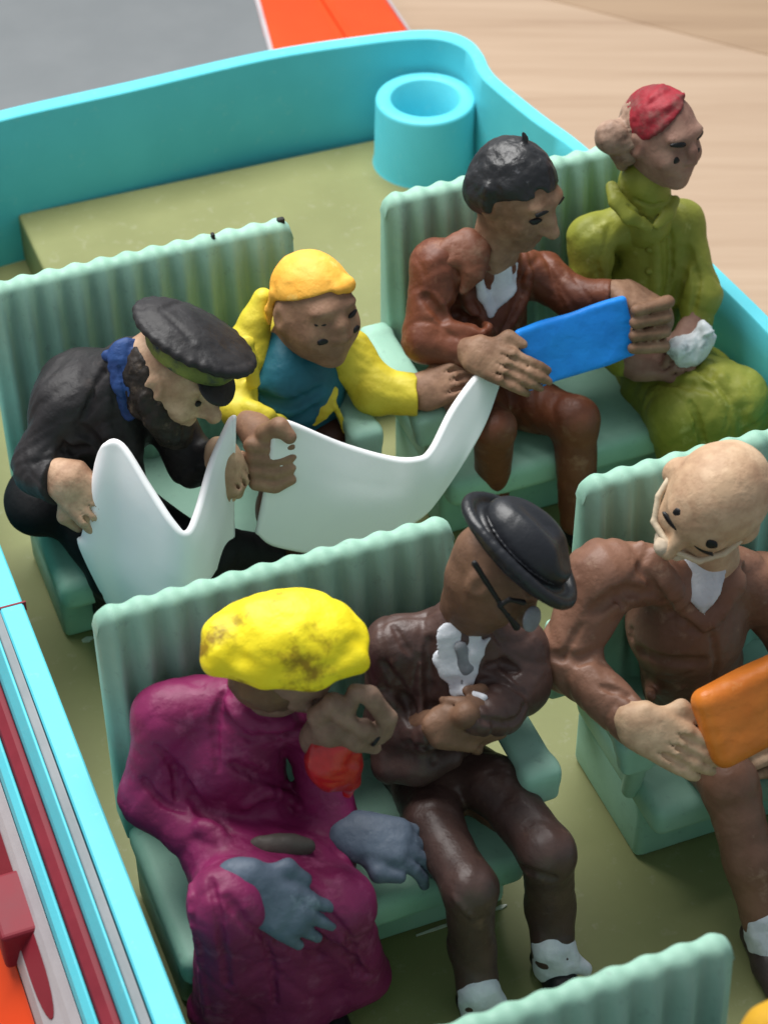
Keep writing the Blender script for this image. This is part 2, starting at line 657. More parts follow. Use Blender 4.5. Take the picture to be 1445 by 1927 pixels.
# screw post with its blind hole
def lathe(name, prof, c, mat, parent, seg=56, ang=60):
    V, Fc = [], []
    m = len(prof)
    for s in range(seg):
        a = 2 * math.pi * s / seg
        V += [(c[0] + r * math.cos(a), c[1] + r * math.sin(a), c[2] + z) for r, z in prof]
    for s in range(seg):
        t = (s + 1) % seg
        for j in range(m - 1):
            Fc.append((s * m + j, t * m + j, t * m + j + 1, s * m + j + 1))
    o = pydata(name, V, Fc, mat, parent)
    auto_smooth(o, ang)
    return o


lathe('screw_post', [(.198, 0), (.192, .02), (.186, .262), (.182, .272), (.176, .275), (.134, .275), (.128, .270), (.120, .06), (.001, .06)], (1.982, 2.725, .20), M['cyan'], bus)

# mouldings along the outside of the left wall, stepping outwards and down
strips = [('grey_groove', [(-.150, .592), (-.174, .584), (-.174, .40), (-.150, .40)], M['groove']),
          ('turquoise_moulding', [(-.1755, .592), (-.182, .596), (-.201, .555), (-.2045, .540), (-.2045, .35), (-.1755, .35)], M['cyan']),
          ('red_window_band', [(-.206, .524), (-.222, .521), (-.244, .508), (-.249, .500), (-.249, .30), (-.206, .30)], M['maroon']),
          ('turquoise_bead', [(-.2505, .502), (-.256, .510), (-.275, .490), (-.281, .472), (-.281, .27), (-.2505, .27)], M['cyan']),
          ('silver_sill', [(-.2825, .462), (-.305, .435), (-.318, .415), (-.360, .358), (-.372, .32), (-.372, .15), (-.2825, .15)], M['silver']),
          ('orange_skirt', [(-.3735, .29), (-.45, .23), (-.62, .10), (-.66, -.05), (-.66, TZ), (-.3735, TZ)], M['orange_body'])]
for nm, prof, mt in strips:
    o = prism_y(nm, prof, -2.6, 1.6, mt, bus)
    md = o.modifiers.new('bevel', 'BEVEL')
    md.width, md.segments = .004, 2
# red tail insert with rounded end let into the silver sill, and its clip block
def oval_inset(name, x_lo, x_hi, y0, y1, z_of_x, lift, mat, parent):
    pts = []
    cx, rx = (x_lo + x_hi) / 2, (x_hi - x_lo) / 2
    ry = .16
    for a in np.linspace(0, math.pi, 14):
        pts.append((cx + rx * math.cos(a), y0 + ry - ry * math.sin(a)))
    for a in np.linspace(math.pi, 2 * math.pi, 14):
        pts.append((cx + rx * math.cos(a), y1 - ry - ry * math.sin(a)))
    n = len(pts)
    V = [(x, y, z_of_x(x) + lift) for x, y in pts] + [(x, y, z_of_x(x) - .03) for x, y in pts]
    F_ = [tuple(range(n)), tuple(range(n, 2 * n))] + [(i, (i + 1) % n, n + (i + 1) % n, n + i) for i in range(n)]
    return pydata(name, V, F_, mat, parent, smooth=False)


zs = lambda x: .415 + (x + .318) * 1.357
oval_inset('red_insert', -.357, -.3195, -.63, .40, zs, .004, M['maroon'], bus)
lb = bm_link('red_clip', box_bm((-.40, -.39, .30), (-.300, -.19, .425), .012), M['maroon'], bus)

# ================================================================== the benches
def make_backrest(x0, x1, y, h, name, parent, flutes=12, z0=.26):
    W = x1 - x0
    ns = flutes * 10
    rc = .055
    V, Fc = [], []
    prof_n = 24
    for i in range(ns + 1):
        t = i / ns
        x = x0 + W * t
        dx = min(x - x0, x1 - x)
        drop = rc - math.sqrt(max(0, rc * rc - max(0, rc - dx) ** 2)) if dx < rc else 0
        fade = min(1, max(0, (dx - .012) / .03))
        ph = (t * flutes) % 1.0
        bump = .5 - .5 * math.cos(2 * math.pi * ph)
        amp = .030 * fade * bump
        top = h - drop - .012 * (1 - bump) * fade
        th = .052
        edge = min(1, dx / .012)
        for j in range(prof_n):
            if j < 12:      # front face, leaning a little
                s = j / 11
                z = z0 + (top - .022 - z0) * s
                yy = y - .075 + .06 * s - amp * (0.35 + .65 * min(1, s * 2.5)) * min(1, (1 - s) * 9 + .45) + (1 - edge) * .01
            elif j < 18:    # rounded top
                a = (j - 11) / 7 * math.pi
                z = top - .022 + .022 * math.sin(a)
                c = y + .012
                yy = c - (th / 2 + amp * .4) * math.cos(a) if a < math.pi / 2 else c - th / 2 * math.cos(a)
            else:
                s = (j - 18) / 5
                z = (top - .022) + (z0 - top + .022) * s
                yy = y + .012 + th / 2 + .01 * s - (1 - edge) * .01
            V.append((x, yy, z))
    for i in range(ns):
        for j in range(prof_n):
            q = (j + 1) % prof_n
            Fc.append((i * prof_n + j, i * prof_n + q, (i + 1) * prof_n + q, (i + 1) * prof_n + j))
    Fc.append(tuple(range(prof_n)))
    Fc.append(tuple(range(ns * prof_n, (ns + 1) * prof_n)))
    o = pydata(name, V, Fc, M['mint'], parent)
    auto_smooth(o, 55)
    return o


BH = 1.03


def bench(x0, x1, y, arm, label):
    """arm: +1 armrest beyond the right end, -1 beyond the left end"""
    r = empty('bench_seat', ((x0 + x1) / 2, y - .25, 0), label, 'bench seat', 'mint green bench seats inside the bus')
    make_backrest(x0, x1, y, BH, 'backrest', r)
    c = bm_link('cushion', box_bm((x0 + .004, y - .55, .205), (x1 - .004, y - .035, .312), .035, 4), M['mint'], r, True)
    auto_smooth(c, 50)
    b = bm_link('base', box_bm((x0 + .015, y - .445, .001), (x1 - .015, y - .04, .215), .022, 3), M['mint'], r, True)
    auto_smooth(b, 50)
    xa, xb = (x1 - .004, x1 + .092) if arm > 0 else (x0 - .092, x0 + .004)
    xm, hw = (xa + xb) / 2, (xb - xa) / 2
    S = Sculpt(.0075)
    S.box((xm, y - .27, .545), (hw, .23, .030), None, .018, .01)
    S.box((xm, y - .485, .515), (hw, .030, .055), None, .018, .03)
    S.cone((xm - arm * .02, y - .475, .50), (xm - arm * .045, y - .40, .26), .030, .026, .03)
    S.box((xm, y - .04, .44), (hw, .035, .135), None, .018, .02)
    S.mesh('armrest', M['mint'], r)
    return r


back_bench = bench(.065, 1.005, 1.4, +1, 'mint green bench under the reader in the black cap, back row left')
bench(1.30, 2.22, 1.4, -1, 'mint green bench under the person with the blue tablet, back row right')
bench(0.0, .94, 0.0, +1, 'mint green bench under the yellow hat and the black bowler hat')
bench(1.30, 2.24, 0.0, -1, 'mint green bench behind the bald reader with the orange tablet')
bench(.045, .985, -1.405, +1, 'nearest mint green bench, only its back top showing at the bottom edge')

# small moulding burrs on the top edge of the back-left bench, and slivers of glue on the floor by the seat bases
for x, w in ((.76, .006), (.972, .012)):
    bm_link('burr', box_bm((x - w, 1.398, 1.010), (x + w, 1.416, 1.034), .0055, 2), paint('burr_black', (.015, .015, .014, 1), None, 9, .5), back_bench)
glue = paint('dried_glue', (.55, .58, .50, 1), (.42, .45, .36, 1), 30, .3, .3, 60)
for (x0, y0), (x1, y1), w in (((.66, -.459), (.80, -.456), .004), ((.89, -.457), (.925, -.455), .006), ((.125, .93), (.160, .932), .011)):
    d_ = Vector((x1 - x0, y1 - y0, 0))
    n_ = Vector((-d_.y, d_.x, 0)).normalized() * w
    q = [Vector((x0, y0, 0)) - n_ * .4, Vector((x0 + d_.x * .5, y0 + d_.y * .5, 0)) - n_, Vector((x1, y1, 0)) - n_ * .3, Vector((x1, y1, 0)) + n_ * .3, Vector((x0 + d_.x * .5, y0 + d_.y * .5, 0)) + n_, Vector((x0, y0, 0)) + n_ * .4]
    V = [(p.x, p.y, .0005) for p in q] + [(p.x, p.y, .006) for p in q]
    pydata('glue_sliver', V, [tuple(range(6)), tuple(range(6, 12))] + [(i, (i + 1) % 6, 6 + (i + 1) % 6, 6 + i) for i in range(6)], glue, bus, smooth=False)


# ================================================================== passengers: shared sculpting helpers
def head(F, fr, neck=None, nose=1.0, ears=True, jaw=1.0, nr=.062):
    """skull, jaw, nose, brow, lips and ears in the head frame (right, forward, up)"""
    s = fr.s
    R = fr.R
    F.ell(fr(0, -.012, .030), V3((.104, .128, .122)) * s, R, .02)
    F.ell(fr(0, .030, -.055), V3((.080 * jaw, .088, .090)) * s, R, .06 * s)
    F.ell(fr(0, .082, -.122), V3((.034, .030, .026)) * s, R, .035 * s)
    F.ell(fr(0, .100, .050), V3((.072, .026, .018)) * s, R, .03 * s)
    for q in (-1, 1):
        F.ell(fr(q * .048, .085, -.035), V3((.032, .028, .030)) * s, R, .03 * s)
        F.ell(fr(q * .040, .122, .018), V3((.020, .014, .013)) * s, R, .012 * s, 'cut')
    F.tube([fr(0, .112, .040), fr(0, .130, .005), fr(0, .156 * nose ** .3, -.030)], [.012 * s, .016 * s, .021 * s * nose], .016 * s)
    for q in (-1, 1):
        F.ell(fr(q * .018, .132, -.034), V3((.014, .016, .012)) * s * nose, R, .012 * s)
    F.ell(fr(0, .112, -.074), V3((.030, .014, .009)) * s, R, .012 * s)
    F.ell(fr(0, .108, -.092), V3((.027, .014, .009)) * s, R, .012 * s)
    if ears:
        for q in (-1, 1):
            F.ell(fr(q * .104, -.012, -.002), V3((.014, .032, .042)) * s, R, .016 * s)
            F.ell(fr(q * .116, -.006, .000), V3((.008, .018, .024)) * s, R, .008 * s, 'cut')
    if neck is not None:
        F.cone(fr(0, -.025, -.06), neck, nr * s, nr * 1.15 * s, .04)


def hand(F, W, K, n, side, size=1.4, curl=(.5, .7, .6), thumb=(.6, .5), spread=.0, k=.010):
    """palm from wrist W towards knuckles K, back of the hand facing n, thumb on the given side; fingers bend away from n"""
    W, K = V3(W), V3(K)
    f = unit(K - W)
    n = unit(V3(n) - (V3(n) @ f) * f)
    w = np.cross(f, n) * side          # towards the thumb
    s = size
    R = np.array([w, f, n])
    pc = W + f * .048 * s
    F.box(pc, V3((.043, .052, .019)) * s, R, .014 * s, .03)
    F.cone(W - f * .008 * s, W + f * .03 * s, .026 * s, .030 * s, .03, flat=(n, .75))
    base = W + f * .090 * s
    chains = []
    for i, (L, off) in enumerate(((.92, .0325), (1.0, .0108), (.95, -.0108), (.78, -.0325))):
        p = base + w * off * s - f * (.006 * abs(i - 1)) * s
        a = 0.0
        pts = [p - f * .02 * s, p]
        yaw = spread * (1.5 - i) * .12
        for seg, c in zip((.042, .030, .024), curl):
            a += c
            d = math.cos(a) * f - math.sin(a) * n + yaw * w
            p = p + unit(d) * seg * L * s
            pts.append(p)
        rr = [.0120 * s, .0122 * s, .0118 * s, .0110 * s, .0092 * s]
        F.tube(pts, rr, .003)
        chains.append(pts)
    tb = W + f * .030 * s + w * .034 * s - n * .004 * s
    d1 = unit(f * .75 + w * (.75 - thumb[0] * .4) - n * thumb[0])
    d2 = unit(f * .95 - w * .05 - n * thumb[1])
    F.tube([tb - w * .012 * s, tb + d1 * .040 * s, tb + d1 * .040 * s + d2 * .038 * s], [.017 * s, .0145 * s, .011 * s], .012)
    for i in range(3):          # creases between the fingers
        g = [(p + q) / 2 for p, q in zip(chains[i], chains[i + 1])]
        for off in (.013, -.013):
            F.tube([g[0] + n * off * s, g[1] + n * off * s, g[2] + unit(g[2] - g[1]) * 0 + n * off * s * .8], [.0025 * s, .0062 * s, .0062 * s], .003, 'cut')
    return base


def mark(name, F, p, d, up, rx, ry, mat, parent, thick=.004, tilt=0.0, lift=.001):
    """a dab of paint: a thin lens lying on the sculpted surface"""
    q = F.project(p, d)
    d = unit(d)
    r = unit(np.cross(up, d))
    u = np.cross(d, r)
    c, s = math.cos(tilt), math.sin(tilt)
    r, u = c * r + s * u, -s * r + c * u
    V, Fc = [], []
    n = 14
    V.append(q + d * (thick * .5 + lift))
    for ring, zz in ((.6, .42), (1.0, 0.0)):
        for i in range(n):
            a = 2 * math.pi * i / n
            wob = 1 + .10 * math.sin(3 * a + rx * 900)
            V.append(q + d * (thick * zz + lift) + (r * math.cos(a) * rx + u * math.sin(a) * ry) * ring * wob)
    for i in range(n):
        V.append(q - d * thick * 1.5 + (r * math.cos(2 * math.pi * i / n) * rx + u * math.sin(2 * math.pi * i / n) * ry) * .95)
    for i in range(n):
        j = (i + 1) % n
        Fc += [(0, 1 + i, 1 + j), (1 + i, 1 + n + i, 1 + n + j, 1 + j), (1 + n + i, 1 + 2 * n + i, 1 + 2 * n + j, 1 + n + j)]
    return pydata(name, V, Fc, mat, parent)


def cm(P, t):
    """Catmull-Rom through a list of points"""
    n = len(P)
    x = t * (n - 1)
    i = min(int(x), n - 2)
    t = x - i
    p0, p1, p2, p3 = P[max(i - 1, 0)], P[i], P[i + 1], P[min(i + 2, n - 1)]
    return .5 * ((2 * p1) + (-p0 + p2) * t + (2 * p0 - 5 * p1 + 4 * p2 - p3) * t * t + (-p0 + 3 * p1 - 3 * p2 + p3) * t ** 3)


def sheet(name, rows, th, mat, parent=None, nu=48, nv=30, at=None, wob=.0):
    """a thick curved sheet through a net of points (rows of columns) with a rounded rim"""
    rows = [[V3(p) for p in r] for r in rows]
    G = np.array([[cm([cm(r, u) for r in rows], v) for u in np.linspace(0, 1, nu)] for v in np.linspace(0, 1, nv)])
    du = np.gradient(G, axis=1)
    dv = np.gradient(G, axis=0)
    N = np.cross(du, dv)
    N /= np.linalg.norm(N, axis=2, keepdims=True) + 1e-12
    if wob:
        rng = np.random.default_rng(3)
        U, W_ = np.meshgrid(np.linspace(0, 6, nu), np.linspace(0, 5, nv))
        G = G + N * (wob * (np.sin(U * 2.1 + 1.3 * W_) + np.sin(W_ * 2.7 - U)))[..., None]
    top, bot = G + N * th / 2, G - N * th / 2
    V = [p for p in top.reshape(-1, 3)] + [p for p in bot.reshape(-1, 3)]
    Fc = []
    o = nu * nv
    for i in range(nv - 1):
        for j in range(nu - 1):
            q = (i * nu + j, i * nu + j + 1, (i + 1) * nu + j + 1, (i + 1) * nu + j)
            Fc.append(q)
            Fc.append(tuple(o + k for k in reversed(q)))
    ring = [(0, j) for j in range(nu)] + [(i, nu - 1) for i in range(1, nv)] + [(nv - 1, j) for j in range(nu - 2, -1, -1)] + [(i, 0) for i in range(nv - 2, 0, -1)]
    cen = G.mean((0, 1))
    mid = []
    for k, (i, j) in enumerate(ring):
        out = V3((0, 0, 0))
        if i == 0: out = out - unit(dv[i, j])
        if i == nv - 1: out = out + unit(dv[i, j])
        if j == 0: out = out - unit(du[i, j])
        if j == nu - 1: out = out + unit(du[i, j])
        for s, w in ((.75, .28), (1.0, 0), (.75, -.28)):
            mid.append(G[i, j] + unit(out) * th * .5 * s + N[i, j] * th * w * 1.2)
    m0 = len(V)
    V += mid
    L = len(ring)
    for k in range(L):
        a, b = ring[k], ring[(k + 1) % L]
        ia, ib = a[0] * nu + a[1], b[0] * nu + b[1]
        ka, kb = m0 + 3 * k, m0 + 3 * ((k + 1) % L)
        Fc += [(ia, ib, kb, ka), (ka, kb, kb + 1, ka + 1), (ka + 1, kb + 1, kb + 2, ka + 2), (ka + 2, kb + 2, o + ib, o + ia)]
    ob = pydata(name, V, Fc, mat, parent, at=at)
    return ob


def put(F, name, mat, parent, lump=(.0025, 9), seed=1, smooth=2, crease=None):
    if crease:
        F.grid()
        F.crease(crease[0], crease[1], seed + 100)
    return F.mesh(name, mat, parent, (lump[0] * .7, lump[1]) if lump else None, seed, smooth)


BLACK = paint('black_paint', (.006, .006, .007, 1), (.012, .011, .012, 1), 20, .4, .1, 80)
WHITE = paint('white_paint', (.66, .68, .72, 1), (.50, .52, .57, 1), 16, .42, .4, 60)
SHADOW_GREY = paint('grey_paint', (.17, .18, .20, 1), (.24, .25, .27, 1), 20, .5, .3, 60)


def skin(name, a, b, spots=None, **kw):
    lite = lambda q: tuple(min(250, v * 1.13) for v in q)
    return paint(name, srgb(*lite(a)), srgb(*lite(b)), 13, .5, .35, 55, srgb(*lite(spots)) if spots else None, 9, .50, swidth=.25, **kw)


GROUP = 'painted passengers seated in the bus'
PT = 'toy passenger'


def person(loc, label):
    return empty('person', loc, label, PT, GROUP)


# ================================================================== 1  reader in a black peaked cap
def person_cap():
    r = person((.22, 1.12, .312), 'hunched passenger in black coat, blue scarf and peaked black cap, reading a white paper')
    sk = skin('skin_tan', (182, 152, 126), (150, 118, 94), (120, 90, 70))
    coat = paint('black_coat', (.012, .011, .012, 1), (.024, .021, .022, 1), 7, .50, .5, 45, (.060, .048, .044, 1), 11, .66, spec=.45)
    trs = paint('black_trousers', (.005, .005, .006, 1), (.008, .008, .009, 1), 7, .6, .3, 45, spec=.25)
    blue = paint('blue_scarf', (.012, .035, .13, 1), (.018, .06, .20, 1), 15, .5, .4, 50)
    capm = paint('black_cap', (.010, .009, .010, 1), (.022, .020, .021, 1), 10, .48, .5, 40, (.06, .05, .046, 1), 26, .70, spec=.45)
    band = paint('green_band', (.05, .07, .015, 1), (.20, .23, .05, 1), 9, .5, .4, 50, (.02, .03, .05, 1), 12, .56)
    beardm = paint('dark_hair', (.010, .008, .007, 1), (.030, .020, .014, 1), 20, .5, .8, 45, (.12, .085, .06, 1), 26, .62)
    pel, chest, neck = (0.184, 1.160, 0.447), (0.285, 1.060, 0.760), (0.391, 0.990, 0.946)
    hd = Frame((0.464, 0.920, 0.935), (.667, -.62, -.37), (.42, .03, .90), .98)
    shl, ell_, wrl = (0.189, 1.020, 0.840), (0.081, 0.940, 0.711), (0.131, 0.830, 0.735)
    shr, elr, wrr = (0.441, 1.000, 0.847), (0.510, 0.920, 0.609), (0.567, 0.820, 0.692)
    kl, kr = (0.216, 0.800, 0.361), (0.479, 0.740, 0.396)
    fl_, frt = (0.225, 0.968, 0.060), (0.565, 0.834, 0.060)
    B = Sculpt(.006)
    B.tube([pel, chest, neck], [0.070, 0.080, 0.055], .05)
    head(B, hd, neck, 1.2)
    B.tube([shl, ell_, wrl], [0.035, 0.030, 0.045], .03)
    B.tube([shr, elr, wrr], [0.035, 0.030, 0.035], .03)
    B.tube([pel, kl, fl_], [0.050, 0.020, 0.012], .03)
    B.tube([pel, kr, frt], [0.050, 0.020, 0.012], .03)
    hand(B, (0.127, 0.850, 0.739), (0.193, 0.765, 0.649), (-.40, -.50, .75), 1, 1.5, (.55, .8, .7), (.5, .6))
    hand(B, (0.568, 0.820, 0.712), (0.605, 0.780, 0.621), (.55, -.65, .5), -1, 1.35, (.9, .9, .6), (.3, .3))
    body = put(B, 'body', sk, r, (.0018, 11), 1, 1)
    C = Sculpt(.0052)
    C.tube([pel, chest, neck], [.145, .155, .085], .06)
    C.ell((0.245, 1.100, 0.801), (.125, .12, .14), None, .06)
    C.tube([neck, shl, ell_, (0.102, 0.855, 0.718)], [.07, .092, .076, .064], .04)
    C.plane_cut((0.103, 0.850, 0.722), V3((0.140, 0.790, 0.751)) - V3((0.084, 0.880, 0.719)), .004, .11)
    C.tube([neck, shr, elr, (0.557, 0.830, 0.683)], [.07, .08, .065, .05], .04)
    C.tube([(0.326, 0.950, 0.862), (0.326, 0.910, 0.736), (0.332, 0.900, 0.561)], [.04, .04, .04], .03)
    C.fold([(0.292, 0.955, 0.982), (0.219, 0.930, 0.852)], [.009, .010], .012, 'cut')
    C.fold([(0.202, 0.930, 0.838), (0.273, 0.920, 0.725)], [.009, .012], .014, 'cut')
    C.fold([(0.135, 0.900, 0.785), (0.212, 0.910, 0.762)], [.008, .008], .014, 'cut')
    C.fold([(0.299, 0.930, 0.970), (0.271, 0.920, 0.863), (0.288, 0.910, 0.748)], [.016, .020, .014], .012, flat=((-.27, -.69, .67), .5))
    put(C, 'coat', coat, r, (.0022, 8), 5, 1, (.0075, 4.5))
    T = Sculpt(.007)
    T.tube([pel, kl, fl_], [.13, .060, .05], .04)
    T.tube([pel, kr, frt], [.13, .072, .055], .05)
    T.ell((0.079, 1.080, 0.463), (.10, .12, .09), None, .04)
    T.tube([(0.516, 0.780, 0.391), (0.683, 0.800, 0.283)], [.07, .06], .04)
    put(T, 'trousers', trs, r, (.003, 7), 2)
    S = Sculpt(.0045)
    s_ = lambda p: C.snap(p, .006)
    S.tube([s_((0.305, 0.955, 1.038)), s_((0.355, 0.935, 1.068)), s_((0.398, 0.925, 1.075))], [.018, .022, .018], .012, flat=(OUT, .6))
    S.tube([s_((0.339, 0.945, 1.028)), s_((0.345, 0.920, 0.946)), s_((0.345, 0.905, 0.861))], [.036, .036, .026], .010, flat=(OUT, .4))
    S.tube([s_((0.385, 0.925, 1.042)), s_((0.374, 0.910, 0.963)), s_((0.367, 0.900, 0.878))], [.024, .024, .016], .008, flat=(OUT, .6))
    S.fold([(0.322, 0.900, 1.033), (0.338, 0.900, 0.934), (0.340, 0.900, 0.857)], [.004, .005, .004], .005, 'cut')
    put(S, 'scarf', blue, r, (.003, 14), 4, 1)
    Hh = Sculpt(.0045)
    Hh.ell(hd(0, -.045, .0), V3((.112, .100, .110)) * hd.s, hd.R, .02)
    Hh.tube([hd(.100, -.02, -.03), hd(.088, .035, -.085), hd(.050, .085, -.130), hd(0, .105, -.145), hd(-.06, .085, -.125)], [.030, .030, .030, .032, .03], .02)
    Hh.ell(hd(.055, -.01, -.065), V3((.062, .070, .060)) * hd.s, hd.R, .02)
    Hh.tube([hd(.05, .06, -.105), hd(.0, .09, -.12)], [.045, .045], .02)
    put(Hh, 'hair_and_beard', beardm, body, (.007, 20), 7, 1)
    # cap: soft wide crown, banded rim, shiny peak
    cf = Frame((0.538, 0.885, 1.051), (.667, -.62, -.37), (.42, .03, .90), 1.0)
    K = Sculpt(.0055)
    K.ell(cf(0, -.01, .030), (.148, .178, .034), cf.R, .02)
    K.ell(cf(.01, -.05, .044), (.09, .10, .028), cf.R, .04)
    K.tube([cf(.146 * math.cos(a), -.01 + .174 * math.sin(a), .026) for a in np.linspace(0, 6.283, 29)], .011, .012)
    K.tube([cf(-.09, -.09, .072), cf(.05, -.12, .078), cf(.10, .0, .068)], [.006, .008, .006], .012, 'cut')
    cap = put(K, 'cap', capm, r, (.0028, 9), 3, 1)
    Bn = Sculpt(.0045)
    Bn.ell(cf(0, .0, -.012), (.120, .140, .075), cf.R, .0)
    Bn.plane_cut(cf(0, 0, -.052), -cf.u)
    Bn.plane_cut(cf(0, 0, .014), cf.u)
    put(Bn, 'cap_band', band, cap, (.002, 14), 3, 1)
    Pk = Sculpt(.0045)
    pf = Frame(cf(0, .100, -.062), cf.d(0, 1, -.50), cf.d(0, .50, 1))
    Pk.ell(pf(0, 0, 0), (.110, .068, .016), pf.R, .01)
    put(Pk, 'cap_peak', capm, cap, (.0015, 10), 3, 1)
    mark('eye', B, hd(-.046, .12, .002), hd.d(-.45, 1, 0), hd.u, .011, .009, BLACK, body)
    mark('eye', B, hd(.046, .12, .002), hd.d(.45, 1, 0), hd.u, .011, .009, BLACK, body)
    return r


person_cap()
n1 = sheet('newspaper', [
    [(0.220, 0.815, 0.783), (0.244, 0.800, 0.854), (0.285, 0.775, 0.853), (0.323, 0.670, 0.774), (0.356, 0.580, 0.711), (0.387, 0.555, 0.682), (0.437, 0.610, 0.698), (0.530, 0.760, 0.732), (0.604, 0.830, 0.791), (0.624, 0.840, 0.801)],
    [(0.188, 0.790, 0.700), (0.216, 0.775, 0.762), (0.262, 0.740, 0.746), (0.311, 0.650, 0.697), (0.349, 0.570, 0.642), (0.387, 0.545, 0.631), (0.446, 0.600, 0.654), (0.534, 0.740, 0.687), (0.598, 0.810, 0.740), (0.617, 0.820, 0.766)],
    [(0.148, 0.775, 0.574), (0.176, 0.755, 0.602), (0.238, 0.720, 0.571), (0.295, 0.635, 0.564), (0.340, 0.560, 0.553), (0.385, 0.540, 0.545), (0.456, 0.600, 0.569), (0.532, 0.720, 0.583), (0.585, 0.790, 0.620), (0.598, 0.800, 0.638)],
    [(0.134, 0.765, 0.537), (0.161, 0.745, 0.504), (0.219, 0.710, 0.451), (0.283, 0.625, 0.453), (0.335, 0.560, 0.483), (0.383, 0.540, 0.504), (0.445, 0.590, 0.499), (0.514, 0.700, 0.462), (0.566, 0.760, 0.455), (0.578, 0.770, 0.474)],
    [(0.188, 0.755, 0.315), (0.202, 0.735, 0.307), (0.235, 0.700, 0.310), (0.280, 0.620, 0.367), (0.328, 0.550, 0.442), (0.374, 0.530, 0.475), (0.434, 0.580, 0.467), (0.493, 0.680, 0.413), (0.542, 0.730, 0.394), (0.558, 0.740, 0.412)]],
    .023, M['paper'], nu=60, nv=36, at=(0.359, 0.630, 0.431))
n1['label'] = 'folded white newspaper held open by the passenger in the black cap'
n1['category'] = 'newspaper'
n1['group'] = 'white newspapers'


